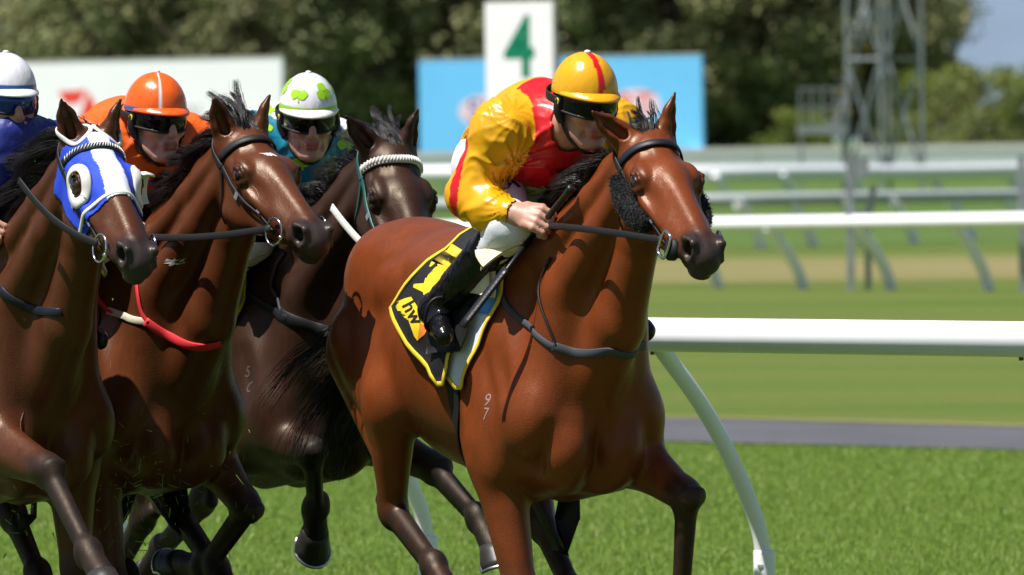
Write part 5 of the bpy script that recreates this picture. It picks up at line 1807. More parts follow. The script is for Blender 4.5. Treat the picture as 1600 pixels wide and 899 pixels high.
def silk_lead(P, j, A):
    c = np.tile(YEL, (len(P), 1))
    y, x = P[:, 1], P[:, 0]
    lo = np.clip((1.88 - P[:, 2]) / .2, 0, 1)
    red = (np.abs(y + .005) < .098 + .035 * lo) & (x > j['chest'][0] + .02)
    nk = np.linalg.norm(P - A(-.06, 0, -.10), axis=1)
    red |= (nk < .135) & (np.abs(y) < .11)
    for q, s in (('R', -1), ('L', 1)):
        t, v = arm_coord(P, j['sh' + q], j['el' + q])
        ax = unit(j['el' + q] - j['sh' + q]); e1 = unit(np.array([0, s, 0]) - ax * (ax[1] * s)); e2 = np.cross(ax, e1) * -s
        an = np.arctan2(v @ e2, v @ e1)
        near_arm = np.linalg.norm(v, axis=1) < .115
        tt = ((P - j['sh' + q]) @ ax) / np.linalg.norm(j['el' + q] - j['sh' + q])
        red |= near_arm & (tt > -.05) & (tt < 1.3) & (np.abs(an - (.80 - 1.25 * tt)) < .25)
    c[red] = RED
    return c


def silk_orange(P, j, A):
    c = np.tile(ORA, (len(P), 1))
    w = (P[:, 1] > .15) & (np.abs((P[:, 2] - j['shL'][2]) + .10) + np.abs(P[:, 0] - j['shL'][0]) * .6 < .10)
    c[w] = WHT
    return c


def silk_shamrock(P, j, A):
    k = np.floor((P[:, 1] + .62 * (P[:, 2] - 1.8) + .045 + 9.0) / .095).astype(int) % 2
    c = np.where(k[:, None] == 0, TEAL, WHT * 1.0)
    nk = np.linalg.norm(P - A(-.05, 0, -.10), axis=1)
    c[nk < .125] = TEAL
    return c


def silk_blue(P, j, A): return np.tile(BLUE, (len(P), 1))


def cap_lead(i):
    c = np.tile(YEL * 1.02, (len(i), 1)); c[np.abs(i[:, 1] + .02 * i[:, 0]) < .105] = RED
    return c


def cap_orange(i):
    c = np.tile(ORA, (len(i), 1))
    c[(np.abs(np.sin(2 * i[:, 4] + .9)) < .055 / np.maximum(np.sin(i[:, 3] * 1.62), .2)) & (i[:, 3] > .03)] = (.78, .72, .74)
    c[(i[:, 3] > .90) & (i[:, 3] < .98) & (i[:, 0] < .55)] = (.03, .13, .32)
    return c


def cap_shamrock(i):
    c = np.tile(WHT, (len(i), 1)); c[(i[:, 3] > .85) & (i[:, 3] < .955)] = (.30, .60, .02)
    return c


def cap_blue(i):
    c = np.tile(WHT, (len(i), 1)); c[(i[:, 3] > .84) & (i[:, 3] < .93)] = (.02, .10, .32)
    return c


LEAD, SHAM, ORNG, HOOD = H
TONE = (.50, .265, .19)
todo = [
 make_jockey(LEAD, 'lead', 'jockey in yellow and red silks crouching on the leading bay, whip in hand', (913, 133, .0), .06, .20, dict(fn=silk_lead, stubble=True), dict(fn=cap_lead, peak=(.80, .36, .006)), TONE),
 make_jockey(SHAM, 'shamrock', 'jockey in white and teal silks with green shamrocks', (481, 160, .0), -.33, .20, dict(fn=silk_shamrock), dict(fn=cap_shamrock, peak=(.78, .80, .74)), TONE),
 make_jockey(ORNG, 'orange', 'jockey in orange jacket and orange cap with white seams', (243, 161, .0), .06, .12, dict(fn=silk_orange, mat='matte_silk'), dict(fn=cap_orange, peak=(.80, .11, .008)), (.62, .35, .27)),
 make_jockey(HOOD, 'hooded', 'jockey in royal blue jacket and white cap, cut by the left edge', (8, 132, .0), .0, .10, dict(fn=silk_blue, mat='matte_silk'), dict(fn=cap_blue, peak=(.78, .78, .82)), TONE, goggle='goggle_blue', over=dict(shR=(.12, -.165, 1.815), chest=(.05, 0, 1.80), pelvis=(-.20, 0, 1.745), shL=(.12, .165, 1.815))),
]
with ThreadPoolExecutor(4) as ex:
    flat = [(n, k, f) for n, (jobs, _) in enumerate(todo) for k, f in enumerate(jobs)]
    res = list(ex.map(lambda q: q[2](), flat))
for n, (jobs, finish) in enumerate(todo):
    finish([r for (a, b, _), r in zip(flat, res) if a == n])


# ------------------------------------------------------------------ saddles and cloths
def drape(name, J, xf, xb, f0, f1, off, m, parent, nx=22, nf=40, th=.004, wav=.006, seed=1, trim=None, axis=1.22, tw=.014):
    """cloth over the back: xf/xb front and back edge as functions of the angle from the spine (+ to the right)"""
    bvh = J['bvh']; dz = J['wz'] - 1.55
    G = np.zeros((nf, nx, 3)); Nn = np.zeros((nf, nx, 3))
    for a in range(nf):
        f = f0 + (f1 - f0) * a / (nf - 1); r = math.radians(f)
        d = np.array([0, -math.sin(r), math.cos(r)])
        for b in range(nx):
            x = xf(f) + (xb(f) - xf(f)) * b / (nx - 1)
            o = np.array([x, 0, axis + dz]) + d * .8
            h = bvh.ray_cast(Vector(o), Vector(-d))
            if h[0] is None: p, n_ = o - d * .45, d
            else: p, n_ = np.array(h[0]), np.array(h[1])
            if n_ @ d < 0.15: n_ = d
            G[a, b] = p; Nn[a, b] = n_
    for _ in range(6):
        G[1:-1, 1:-1] = G[1:-1, 1:-1] * .4 + .15 * (G[2:, 1:-1] + G[:-2, 1:-1] + G[1:-1, 2:] + G[1:-1, :-2])
        Nn[1:-1, 1:-1] = Nn[1:-1, 1:-1] * .4 + .15 * (Nn[2:, 1:-1] + Nn[:-2, 1:-1] + Nn[1:-1, 2:] + Nn[1:-1, :-2])
    Nn /= np.linalg.norm(Nn, axis=2, keepdims=True)
    fl = G.reshape(-1, 3)
    wv = wav * (1 + folds(fl, [((.5, -.2, .8), 12, 4, .9), ((.9, -.1, -.4), 20, 7, .5)], 1.0)).reshape(nf, nx, 1)
    edge = np.minimum(np.minimum(np.arange(nx)[None, :], nx - 1 - np.arange(nx)[None, :]), 30) / (nx / 2)
    G = G + Nn * (off + np.maximum(wv, 0))
    top = (G + Nn * th).reshape(-1, 3); bot = G.reshape(-1, 3)
    i = np.arange(nf - 1)[:, None] * nx; k = np.arange(nx - 1)[None]
    F1 = np.stack([i + k, i + k + 1, i + nx + k + 1, i + nx + k], -1).reshape(-1, 4)
    rim = list(range(nx)) + [a * nx + nx - 1 for a in range(1, nf)] + [(nf - 1) * nx + b for b in range(nx - 2, -1, -1)] + [a * nx for a in range(nf - 2, 0, -1)]
    n0 = len(bot); R = len(rim)
    F2 = np.array([[rim[q], rim[(q + 1) % R], rim[(q + 1) % R] + n0, rim[q] + n0] for q in range(R)])
    o = mesh_obj(name, np.vstack([bot, top]), np.vstack([F1, F1[:, ::-1] + n0, F2]), M[m], parent, True)
    if trim:
        loop = np.array([top[q] for q in rim] + [top[rim[0]]]); ln = np.array([Nn.reshape(-1, 3)[q] for q in rim] + [Nn.reshape(-1, 3)[rim[0]]])
        V, Fs = ribbon(loop, ln, tw, .004)
        mesh_obj('binding', V, Fs, M[trim], o, True)
    return o, make_bvh(top, F1)


def lerp_pts(pts):
    xs, ys = zip(*pts)
    return lambda f: float(np.interp(f, xs, ys))


def hits(J, pix):
    out = [J['place'].hit(J['bvh'], *p) for p in pix]
    return np.array([p for p in out if p is not None])


CL = {'lead': ('number_black', 'trim_yellow', 'cloth_lilac', 'black saddle cloth with yellow number and binding on the leading bay'),
      'shamrock': ('number_black', 'trim_yellow', 'cloth_lilac', 'dark saddle cloth under the jockey with shamrock silks'),
      'orange': ('number_black', 'trim_yellow', 'cloth_blue', 'dark saddle cloth under the jockey in the orange jacket'),
      'hooded': ('number_black', 'trim_yellow', 'cloth_lilac', 'dark saddle cloth on the hooded bay')}
for J in H:
    k = J['key']; pl = J['place']
    m1, tr, m2, lb = CL[k]
    dz = J['wz'] - 1.55
    so = tag(empty('saddle_cloth', pl.O, pl.rz), lb, 'saddle cloth', 'saddle cloths on the runners')
    fr = lerp_pts([(-112, .0), (-60, .10), (0, .14), (60, .10), (112, .0)])
    bk = lerp_pts([(-112, -.06), (-64, -.42), (-25, -.30), (0, -.27), (25, -.30), (64, -.50), (88, -.26), (112, -.06)])
    drape('under_cloth', J, lambda f: fr(f) + .035, lambda f: bk(f) + .05, -108, 113, .006, m2, so, trim=tr, wav=.002)
    drape('pad_cloth', J, lambda f: fr(f) + .028, lambda f: fr(f) - .14, -62, 62, .013, 'cloth_blue', so, wav=.002, nx=10)
    nc, ncb = drape('number_cloth', J, lambda f: fr(f) - .055 * min(1, abs(f) / 60), bk, -108, 110, .018, m1, so, trim=tr, wav=.010, nx=26, nf=48)
    J['cloth'] = ncb
    if k == 'lead':
        # figures and sponsor's flash printed on the blown cloth
        def printed(name, poly, m, off=.003, faces=None):
            bm = bmesh.new()
            if faces is None: bm.faces.new([bm.verts.new((x, y, 0)) for x, y in poly])
            else:
                vs_ = [bm.verts.new((x, y, 0)) for x, y in poly]
                for f in faces:
                    try: bm.faces.new([vs_[q] for q in f])
                    except ValueError: pass
            bmesh.ops.triangulate(bm, faces=bm.faces)
            for _ in range(3):
                es = [e for e in bm.edges if e.calc_length() > 9]
                if not es: break
                bmesh.ops.subdivide_edges(bm, edges=es, cuts=1); bmesh.ops.triangulate(bm, faces=bm.faces)
            bm.verts.ensure_lookup_table()
            o_ = pl.loc(cam_pos); P3 = []
            for v in bm.verts:
                d_ = ray(v.co.x, v.co.y) @ pl.R
                h_ = ncb.ray_cast(Vector(o_), Vector(d_).normalized())
                p_ = np.array(h_[0]) if h_[0] is not None else near(ncb, [o_ + d_ * (25.0 / np.linalg.norm(d_))])[0][0]
                P3.append(p_ - unit(d_) * off)
            Fs_ = [[v.index for v in f.verts] for f in bm.faces]; bm.free()
            return mesh_obj(name, np.array(P3), Fs_, M[m], nc, True)
        zp = lambda q: [(x / 3.11 + 594, y / 3.11 + 336) for x, y in q]
        printed('number', zp([(300, 112), (345, 118), (348, 140), (300, 205), (245, 252), (238, 250), (285, 150)]), 'number_yellow')
        printed('number', zp([(278, 240), (300, 215), (345, 195), (387, 200), (370, 250), (350, 290), (300, 332), (290, 360), (250, 400), (225, 492), (203, 482), (213, 400), (208, 375), (160, 352), (163, 335), (212, 332), (220, 305), (285, 315), (318, 290), (332, 255), (318, 242), (305, 280), (285, 268)]), 'number_yellow')
        printed('flash', zp([(66, 428), (120, 405), (150, 398), (190, 460), (200, 520), (235, 545), (215, 582), (180, 612), (165, 590), (140, 520), (125, 462), (85, 467), (75, 446)]), 'number_yellow')
        printed('flash', zp([(192, 525), (235, 545), (215, 582), (182, 608)]), 'print_orange', .005)
        V, Fs = text_flat('hw', 30, 3, .02)
        ca, sa_ = math.cos(math.radians(62)), math.sin(math.radians(62))
        printed('lettering', [(644 + x * ca + y * sa_, 489 + x * sa_ - y * ca) for x, y in V], 'number_black', .006, Fs)
    # saddle
    sa = tag(empty('saddle', pl.O, pl.rz), {'lead': 'small black racing saddle with ivory foam pad on the leading bay', 'shamrock': 'small black racing saddle under the jockey with shamrocks',
                                           'orange': 'small black racing saddle under the orange jockey', 'hooded': 'small black racing saddle on the hooded bay'}[k], 'saddle', 'racing saddles')
    J['saddle'] = sa
    drape('seat', J, lambda f: .09, lambda f: -.15, -26, 26, .030, 'leather', sa, th=.012, wav=.0, nx=14, nf=16)
    for s in (1, -1):
        drape('flap', J, lerp_pts([(30, .10), (95, .045)]) if s > 0 else lerp_pts([(-95, .045), (-30, .10)]), lambda f: -.13, 30 * s, 92 * s, .036, 'leather', sa, th=.006, wav=.001, nx=10, nf=14)
    for s in (1, -1):
        drape('pad', J, lerp_pts([(14, .165), (52, .150)]) if s > 0 else lerp_pts([(-52, .150), (-14, .165)]), lerp_pts([(14, .0), (52, .045)]) if s > 0 else lerp_pts([(-52, .045), (-14, .0)]), 14 * s, 50 * s, .040, 'foam', sa, th=.022, wav=.001, nx=8, nf=14)
        q = 'R' if s > 0 else 'L'
        an, to = J['jk']['j']['an' + q], J['jk']['j']['to' + q]
        c = an * .5 + to * .5 + np.array([0, 0, .012]); fx = unit(to - an); yy = np.array([0, 1.0, 0]); uu = unit(np.cross(fx, yy)); uu = uu if uu[2] > 0 else -uu
        torus('stirrup', c + uu * .014, yy, uu, .044, .056, .005, M['leather'], sa, 28, 8, .25)
        top = near(J['bvh'], [np.array([-.02, -s * .22, 1.42 + dz])])
        pth = spline([top[0][0] + top[1][0] * .05, (top[0][0] + c) * .5 + np.array([0, -s * .03, .02]), c + uu * .085], 14)
        V, Fs = ribbon(pth, np.tile(np.array([.1, -s, .1]), (14, 1)), .020, .004)
        mesh_obj('stirrup_leather', V, Fs, M['leather'], sa, True)
    # girth round the chest
    gp = []
    for f in np.linspace(-178, 178, 60):
        r = math.radians(f + 180); d = np.array([0, -math.sin(r), math.cos(r)])
        x = -.035 if abs(f) < 90 else .03
        h = J['bvh'].ray_cast(Vector(np.array([-.045, 0, 1.18 + dz]) + d * .8), Vector(-d))
        if h[0] is not None: gp.append(np.array(h[0]))
    strap('girth', J['bvh'], np.array(gp), .075, M['leather'], sa, .006, .003, n=90)

pl = LEAD['place']
for J in H:
    k = J['key']; pl = J['place']; jj = J['jk']['j']
    for s in (-1, 1):
        c = jj['knR'] * .62 + jj['anR'] * .38 if s < 0 else jj['knL'] * .62 + jj['anL'] * .38
        n_ = 9; V = []
        for t_ in (0, 1):
            for q in range(n_):
                u_ = q / (n_ - 1)
                a_ = np.array([.225 - .070 * u_, s * (.165 + .095 * u_), 1.580 - .065 * u_ + .010 * math.sin(u_ * 3.1)]) + (0, 0, J['wz'] - 1.55)
                b_ = a_ + np.array([.075, s * .008, -.058])
                for w_ in np.linspace(0, 1, 5): V.append(a_ * (1 - w_) + b_ * w_ + np.array([.010, s * .010 * math.sin(w_ * 3.1), .006]) * (1 - 2 * t_))
        V = np.array(V); m_ = n_ * 5
        F1 = [[q * 5 + w_, q * 5 + w_ + 1, q * 5 + w_ + 6, q * 5 + w_ + 5] for q in range(n_ - 1) for w_ in range(4)]
        rim = [q for q in range(5)] + [q * 5 + 4 for q in range(1, n_)] + [(n_ - 1) * 5 + q for q in (3, 2, 1, 0)] + [q * 5 for q in range(n_ - 2, 0, -1)]
        Fs = F1 + [[q + m_ for q in f[::-1]] for f in F1] + [[rim[q], rim[(q + 1) % len(rim)], rim[(q + 1) % len(rim)] + m_, rim[q] + m_] for q in range(len(rim))]
        mesh_obj('knee_pad', V, Fs, M['foam'], J['saddle'], True)

# ------------------------------------------------------------------ bridles, reins, breast straps
b1 = bridle_for(LEAD, 'navy_leather', 'leather', ring='dee', browband_w=.024)
Hd = LEAD['Hd']
for s in (-1, 1):                                   # sheepskin rolls on the cheeks: fuzzy, of many short curls
    pts = near(LEAD['bvh'], [Hd(.085, s * .09, -.10), Hd(.16, s * .095, -.122), Hd(.24, s * .09, -.128), Hd(.305, s * .08, -.128)])
    path = spline(pts[0] + pts[1] * .018, 16)
    rad = .027 * np.sin(np.linspace(.35, math.pi - .35, 16)) ** .45
    V, Fq = tube_mesh(path, rad, 18)
    fl = mesh_obj('cheek_roll', V, Fq.tolist() + [list(range(18))[::-1], list(range(15 * 18, 16 * 18))], M['fleece'], b1, True)
    g = np.random.default_rng(5)
    idx = g.integers(0, len(V), 6000); pc = path[np.clip(idx // 18, 0, 15)]
    dr = V[idx] - pc + g.normal(size=(6000, 3)) * .012
    Vs, Fs = strands(V[idx] - dr * .1 + g.normal(size=(6000, 3)) * .003, dr, g.uniform(.006, .013, 6000), (0, 0, 0), (0, 0, 0), .0008, 4, .35, 6, .6)
    tag(mesh_obj('wool', Vs, Fs, M['fleece'], fl, True), kind='stuff')
gr = LEAD['jk']['grips']
rein_for(LEAD, -1, gr['R'], 'leather', b1, .019, -.006)
rein_for(LEAD, 1, gr['L'], 'leather', b1, .019, .02)

b2 = bridle_for(ORNG, 'leather', 'leather', ring='round')
rein_for(ORNG, -1, ORNG['jk']['grips']['R'], 'leather', b2, .021, .015)
rein_for(ORNG, 1, ORNG['jk']['grips']['L'], 'leather', b2, .021, .02)
b3 = bridle_for(SHAM, 'white_web', 'teal_leather', ring='round', browband_w=.026)
rein_for(SHAM, -1, SHAM['place'].on(519, 324, -.13), 'white_web', b3, .024, .0)
rein_for(SHAM, 1, SHAM['jk']['grips']['L'], 'white_web', b3, .022, .02)
# plaits on the white browband
Hd = SHAM['Hd']
bp = spline([Hd(.052, -.088, -.066), Hd(.068, -.072, -.018), Hd(.086, -.035, .012), Hd(.092, 0, .018), Hd(.086, .035, .012), Hd(.068, .072, -.018), Hd(.052, .088, -.066)], 27)
L_, N_ = near(SHAM['bvh'], bp)
for q in range(1, 26):
    t_ = unit(L_[q + 1] - L_[q - 1]) if q < 26 else unit(L_[q] - L_[q - 1])
    sd = unit(np.cross(N_[q], t_))
    mb = MB(); mb.tube([L_[q] + N_[q] * .012 - sd * .011 - t_ * .004, L_[q] + N_[q] * .014, L_[q] + N_[q] * .012 + sd * .011 + t_ * .004], [.003, .0042, .003], 6)
    mb.obj('plait', M['white_web'], b3, True)
b0 = bridle_for(HOOD, 'navy_leather', 'leather', ring='round', throat=False)
rein_for(HOOD, -1, HOOD['place'].on(30, 282, -.17), 'leather', b0, .021, .02)
rein_for(HOOD, 1, HOOD['jk']['grips']['L'], 'leather', b0, .021, .03)

# hood of the left horse: shell over the face with holes for eyes and ears
Hd = HOOD['Hd']; P_, Q_ = HOOD['P'], HOOD['Q']
li = Hd.inv(P_)
eyeR = np.array((.195, -.085, -.055)); eyeL = np.array((.195, .085, -.055))
dR = np.linalg.norm((li - eyeR) * (1, .5, 1), axis=1); dL = np.linalg.norm((li - eyeL) * (1, .5, 1), axis=1)
ear = np.minimum(np.linalg.norm(li - np.array((-.02, -.055, .0)), axis=1), np.linalg.norm(li - np.array((-.02, .055, .0)), axis=1))
jawline = -.205 + .0 * li[:, 0]
noseline = .325 - 1.0 * np.maximum(0, -.05 - li[:, 2]) * .0 + .25 * np.minimum(0, li[:, 2] + .06)
on = (li[:, 0] < noseline) & (li[:, 0] > .015 - .9 * np.abs(li[:, 1]) * 0) & (np.linalg.norm(P_ - Hd(.17, 0, -.08), axis=1) < .30) & (dR > .046) & (dL > .046) & (ear > .050) & (np.abs(li[:, 1]) < .16) & (li[:, 2] > -.175) & (li[:, 0] > .02 + .6 * np.maximum(0, -.12 - li[:, 2]))
fm = np.all(on[Q_], axis=1)
Qh = Q_[fm]; used = np.unique(Qh); mp = np.full(len(P_), -1); mp[used] = np.arange(len(used)); Qh = mp[Qh]; Ph = P_[used]
g = HOOD['S'].grad(Ph, fn=lambda q: HOOD['S'].ev(q)); g /= np.linalg.norm(g, axis=1, keepdims=True)
lh = li[used]
hc = np.tile(np.array((.018, .060, .56)), (len(Ph), 1))
hc[(np.abs(lh[:, 1]) < .030 + .02 * np.clip(lh[:, 0], 0, .3)) & (lh[:, 2] > -.08)] = (.74, .76, .84)
edge_d = np.minimum(np.minimum(dR[used], dL[used]) - .042, np.minimum(ear[used] - .052, (noseline - li[:, 0])[used]))
M['hood'] = mat('blue hood cloth', rough=.7, spec=.3, attr='col', bump=(200, .3, .0015))
Ph2 = Ph + g * .005
Ph3 = Ph + g * .001
hood = mesh_obj('hood', Ph2, Qh, M['hood'], HOOD['root'], True, hc)
sol = hood.modifiers.new('thickness', 'SOLIDIFY'); sol.thickness = .004; sol.offset = -1
def loop_trim(pts, w, th, m, parent, name, closed=True, off=.004, it=4):
    L_, N_ = near(HOOD['bvh'], pts)
    for _ in range(it):
        if closed:
            L_ = L_ * .5 + .25 * (np.roll(L_, 1, 0) + np.roll(L_, -1, 0)); N_ = N_ * .5 + .25 * (np.roll(N_, 1, 0) + np.roll(N_, -1, 0))
        else:
            L_ = smooth_path(L_, 1); N_ = smooth_path(N_, 1)
    if closed: L_ = np.vstack([L_, L_[:1], L_[1:2]]); N_ = np.vstack([N_, N_[:1], N_[1:2]])
    V, Fs = ribbon(L_ + N_ * off, N_, w, th)
    return mesh_obj(name, V, Fs, M[m], parent, True)


aa = np.linspace(0, 2 * math.pi, 40, endpoint=False)
for s in (-1, 1):                                   # padded white rings round the eyes
    e = Hd(.197, s * .090, -.060)
    n = unit(Hd.l * s * .9 + Hd.n * .25); e1 = unit(Hd.h - n * (Hd.h @ n)); e2 = np.cross(n, e1)
    loop_trim(np.array([e + e1 * math.cos(q) * .056 + e2 * math.sin(q) * .046 for q in aa]), .030, .010, 'white_web', hood, 'eye_ring', True, .004, 8)
    loop_trim(np.array([Hd(-.012 + .062 * math.cos(q), s * (.058 + .052 * math.sin(q)), .0) for q in aa]), .013, .005, 'white_web', hood, 'ear_binding', True, .004, 6)
tt = np.linspace(-1, 1, 40)
nose = []
for q in tt:
    a_ = q * 2.35
    c0 = Hd(.318 - .045 * (abs(q) ** 1.3), 0, -.10)
    nose.append(c0 + Hd.l * math.sin(a_) * .12 + Hd.n * math.cos(a_) * .12)
loop_trim(np.array(nose), .013, .006, 'white_web', hood, 'nose_binding', False, .004, 6)
# blinker cup on the far eye
a = np.linspace(-1.6, 1.6, 18)
V = []
for r_, o_ in ((.050, .012), (.052, .03), (.046, .052)):
    for q in a: V.append(Hd(.195, .085, -.055) + r_ * (-Hd.h * math.cos(q) + Hd.n * math.sin(q)) + Hd.l * o_ + Hd.h * .012)
n = len(a); Fq = np.array([[r_ * n + q, r_ * n + q + 1, (r_ + 1) * n + q + 1, (r_ + 1) * n + q] for r_ in range(2) for q in range(n - 1)])
cup = mesh_obj('blinker_cup', np.array(V), Fq, M['white_web'], hood, True)
sol = cup.modifiers.new('thickness', 'SOLIDIFY'); sol.thickness = .004


def breast(J, parts):
    bp_ = empty('breast_strap'); bp_.parent = J['root']
    for nm, pix, w, m in parts:
        p = hits(J, pix)
        if len(p) > 1: strap(nm, J['bvh'], p, w, M[m], bp_, .005, .003)
    return bp_


breast(LEAD, [('side_strap', [(783, 458), (800, 488), (836, 520), (866, 543)], .017, 'grey_web'),
              ('chest_band', [(864, 541), (905, 552), (960, 549), (1005, 540), (1022, 530)], .026, 'grey_web'),
              ('neck_strap', [(862, 402), (846, 440), (846, 475), (858, 510), (870, 541)], .008, 'leather')])
breast(ORNG, [('side_strap', [(150, 432), (152, 462), (168, 484), (185, 492)], .014, 'red_web'),
              ('elastic', [(170, 486), (200, 496), (232, 503)], .022, 'cream_web'),
              ('chest_band', [(228, 502), (262, 524), (310, 542), (345, 535), (366, 520)], .027, 'red_web'),
              ('neck_strap', [(238, 392), (220, 425), (217, 460), (222, 488), (233, 505)], .013, 'red_web')])
breast(SHAM, [('side_strap', [(382, 455), (405, 472), (435, 490), (450, 498)], .024, 'leather'),
              ('chest_band', [(440, 490), (470, 505), (505, 516), (530, 520)], .036, 'leather'),
              ('neck_strap', [(446, 395), (430, 425), (428, 455), (448, 495)], .012, 'grey_web')])
breast(HOOD, [('chest_band', [(2, 452), (30, 474), (60, 486), (98, 488)], .026, 'navy_leather')])

# ------------------------------------------------------------------ whip
j = LEAD['jk']
pl = LEAD['place']
t0 = pl.on(893, 294, -.115); t1 = j['grips']['R'] + np.array([0, -.004, .004]); t2 = pl.on(722, 512, -.37)
wh = tag(empty('whip', pl.O, pl.rz), 'black riding whip in the right hand of the yellow jockey', 'whip')
mb = MB(); d = unit(t1 - t0); mb.tube([t0 - d * .004, t0, t0 + d * .012, t0 + d * .03, t1 - d * .02, t1 + d * .08], [.006, .0125, .0125, .0098, .0095, .0085], 12); mb.obj('handle', M['whip'], wh, True)
d2 = unit(t2 - t1)
mb = MB(); mb.tube([t1 + d * .07, t1 * .55 + t2 * .45, t2 - d2 * .20], [.0085, .0065, .006], 10); mb.obj('shaft', M['whip'], wh, True)
pth = np.array([t2 - d2 * .21, t2 - d2 * .12, t2]); V, Fs = ribbon(spline(pth, 10), np.tile(np.array([.3, -1, .2]), (10, 1)), .028, .009); mesh_obj('flap', V, Fs, M['whip'], wh, True)

# ------------------------------------------------------------------ prints and marks
V, Fs = text_flat('RF', .10, 4, .02)
kn, hp = j['j']['knR'], j['j']['hipR']
c = pl.hit(j['lb'], 792, 293)
if c is not None: decal('lettering', V, Fs, c, np.array([.62, -.75, -.25]), np.array([.25, .05, 1.0]), j['lb'], M['navy_print'], j['root'], .003)
for J, rows in ((LEAD, [('9', 762, 626), ('7', 759, 648)]), (ORNG, [('8', 131, 620), ('1', 142, 627), ('8', 128, 656)]), (SHAM, [('5', 388, 582), ('C', 391, 606)])):
    for t_, px, py in rows:
        c = J['place'].hit(J['bvh'], px, py)
        if c is None: continue
        V, Fs = text_flat(t_, .052)
        n_ = near(J['bvh'], [c])[1][0]; uy = unit(np.array([.05, 0, 1.0]) - n_ * n_[2]); ux = np.cross(uy, n_)
        decal('brand', V, Fs, c, ux, uy, J['bvh'], M['brand_dark' if J is SHAM else 'brand'], J['root'], .0012)
g = np.random.default_rng(3)
for px, py, rx, rz_ in ((421, 241, .020, .012), (270, 410, .032, .010)):
    c = ORNG['place'].hit(ORNG['bvh'], px, py)
    if c is None: continue
    n_ = near(ORNG['bvh'], [c])[1][0]; ux = unit(np.cross(np.array([0, 0, 1.0]), n_)); uy = np.cross(n_, ux)
    a = np.linspace(0, 2 * math.pi, 25)[:-1]
    rr = 1 + .35 * g.normal(size=24)
    V = np.vstack([[(0, 0)], np.stack([rx * rr * np.cos(a), rz_ * rr * np.sin(a)], 1)])
    decal('white_mark', V, [[0, 1 + q, 1 + (q + 1) % 24] for q in range(24)], c, ux, uy, ORNG['bvh'], M['white_hair'], ORNG['root'], .0012)
# shamrocks on cap and jacket
M['lime'] = mat('lime satin print', LIME, .3, .6)
js = SHAM['jk']; A = js['A']
for b_, a_ in ((.55, .58), (-.55, .58), (1.6, .55), (-1.6, .55), (2.7, .6)):
    al = a_ * math.radians(93)
    c = A(-.005 + .109 * math.sin(al) * math.cos(b_), .0905 * math.sin(al) * math.sin(b_), .030 + .112 * math.cos(al))
    V, Fs = shamrock_shape(.036)
    n_ = near(js['cap'], [c])[1][0]; n_ = n_ if n_ @ (c - A(0, 0, 0)) > 0 else -n_
    uy = unit(A.u - n_ * (A.u @ n_)); ux = np.cross(uy, n_)
    P = np.asarray(c) + V[:, :1] * ux + V[:, 1:2] * uy
    L_, N_ = near(js['cap'], P); sg_ = np.sign(np.sum(N_ * n_, 1, keepdims=True))
    mesh_obj('shamrock', L_ + N_ * sg_ * .002, Fs, M['lime'], js['root'], True)
for px, py in ((418, 172), (410, 197), (540, 222), (520, 262), (535, 283), (500, 290), (548, 262), (470, 250)):
    c = SHAM['place'].hit(js['jb'], px, py)
    if c is None: continue
    V, Fs = shamrock_shape(.038)
    n_ = near(js['jb'], [c])[1][0]; uy = unit(np.array([.3 * math.sin(px), 0, 1.0]) - n_ * n_[2]); ux = np.cross(uy, n_)
    decal('shamrock', V, Fs, c, ux, uy, js['jb'], M['lime'], js['root'], .002)
jo = ORNG['jk']
M['slate'] = mat('slate blue print', (.16, .22, .42), .5, .3)
zz = [(222, 283), (240, 287), (258, 266), (262, 284), (276, 262)]
pts = [ORNG['place'].hit(jo['jb'], *p) for p in zz]
if all(p is not None for p in pts):
    pp = np.vstack([spline([pts[q], pts[q + 1]], 8) for q in range(4)])
    L_, N_ = near(jo['jb'], pp)
    V, Fs = ribbon(L_ + N_ * .002, N_, .010, .002); mesh_obj('emblem', V, Fs, M['slate'], jo['root'], True)

# plaited pattern on the hooded horse's browband
Hd = HOOD['Hd']
bp = spline([Hd(.052, -.088, -.066), Hd(.068, -.072, -.018), Hd(.086, -.035, .012), Hd(.092, 0, .018), Hd(.086, .035, .012), Hd(.068, .072, -.018), Hd(.052, .088, -.066)], 31)
L_, N_ = near(HOOD['bvh'], bp)
for q in range(2, 29):
    t_ = unit(L_[q + 1] - L_[q - 1]); sd = unit(np.cross(N_[q], t_))
    mb = MB(); mb.tube([L_[q] + N_[q] * .0125 - sd * .007 - t_ * .003, L_[q] + N_[q] * .0135, L_[q] + N_[q] * .0125 + sd * .007 + t_ * .003], [.0014, .002, .0014], 6)
    mb.obj('stitch', M['white_web'], b0, True)

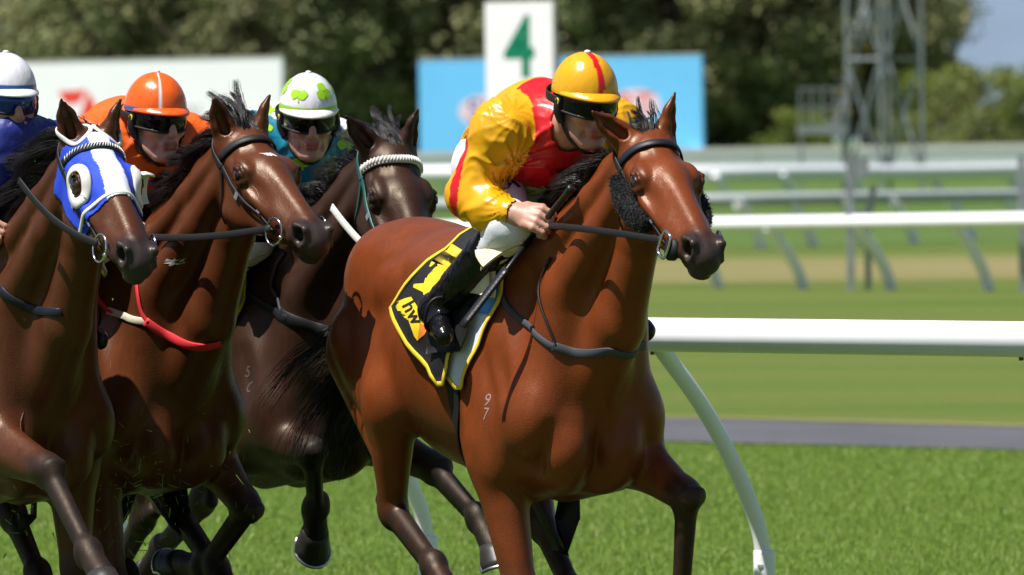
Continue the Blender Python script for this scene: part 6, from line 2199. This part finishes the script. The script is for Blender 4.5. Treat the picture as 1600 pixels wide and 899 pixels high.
# bits of turf thrown up by the hooves
g = np.random.default_rng(17)
V, Fs, Cc = [], [], []
for px, py, sx, sy, n, D_ in ((215, 775, 40, 45, 130, 26.0), (250, 700, 90, 80, 50, 26.2), (20, 780, 30, 60, 25, 25.4), (330, 760, 60, 60, 25, 26.2)):
    for _ in range(n):
        c = at(px + g.normal() * sx, py + g.normal() * sy, D_ + g.normal() * .15)
        a = unit(g.normal(size=3)); b = unit(np.cross(a, g.normal(size=3))); l_ = g.uniform(.004, .020); w_ = g.uniform(.0010, .0022)
        o_ = len(V); V += [c - a * l_ - b * w_, c - a * l_ + b * w_, c + a * l_ + b * w_ * .5, c + a * l_ - b * w_ * .5]; Fs.append([o_, o_ + 1, o_ + 2, o_ + 3])
        Cc += [np.array((.16, .26, .05)) * g.uniform(.5, 1.4)] * 4
tag(mesh_obj('flying_grass', np.array(V), np.array(Fs), M['blade'], None, False, np.array(Cc)), 'loose grass clippings thrown up behind the galloping legs', 'grass', kind='stuff')

# veins standing out under the thin skin
def vein(J, pix, r=.0028):
    p = hits(J, pix)
    if len(p) < 2: return
    q = spline(p, 8 * len(p)); g_ = np.random.default_rng(int(pix[0][0]))
    q = q + smooth_path(g_.normal(size=q.shape) * .006, 3)
    L_, N_ = near(J['bvh'], q)
    L_ = smooth_path(L_, 2)
    V_, F_ = tube_mesh(L_ - N_ * (r * .80), np.linspace(1, .75, len(L_)) * r, 8)
    t_ = np.clip(J['S'].tags(V_), 0, 1)[:, None]
    mesh_obj('vein', V_, F_, M['coat'], J['root'], True, np.array(J['coat']) * (1 - t_) + np.array(J['dark']) * t_)


for pix in ([(1010, 318), (1028, 345), (1050, 355), (1070, 350)], [(1028, 345), (1038, 372), (1040, 380)], [(795, 745), (806, 800), (815, 860), (828, 897)], [(768, 765), (784, 830), (798, 897)],
            [(972, 690), (1008, 715), (1040, 745)], [(556, 505), (575, 540), (598, 570), (604, 608)], [(690, 640), (712, 662), (730, 686)],
            [(880, 610), (892, 640), (880, 680)], [(595, 660), (606, 700), (600, 745)]):
    vein(LEAD, pix)
for pix in ([(395, 292), (415, 318), (440, 330), (462, 325)], [(415, 318), (420, 345)], [(250, 610), (262, 640), (250, 680)], [(150, 735), (165, 800), (175, 860)], [(345, 665), (352, 700), (362, 735)], [(170, 560), (180, 600), (200, 630)]):
    vein(ORNG, pix)
for pix in ([(80, 570), (92, 600), (85, 640)], [(20, 600), (40, 640), (50, 690)], [(150, 345), (165, 365), (175, 370)]):
    vein(HOOD, pix, .0025)
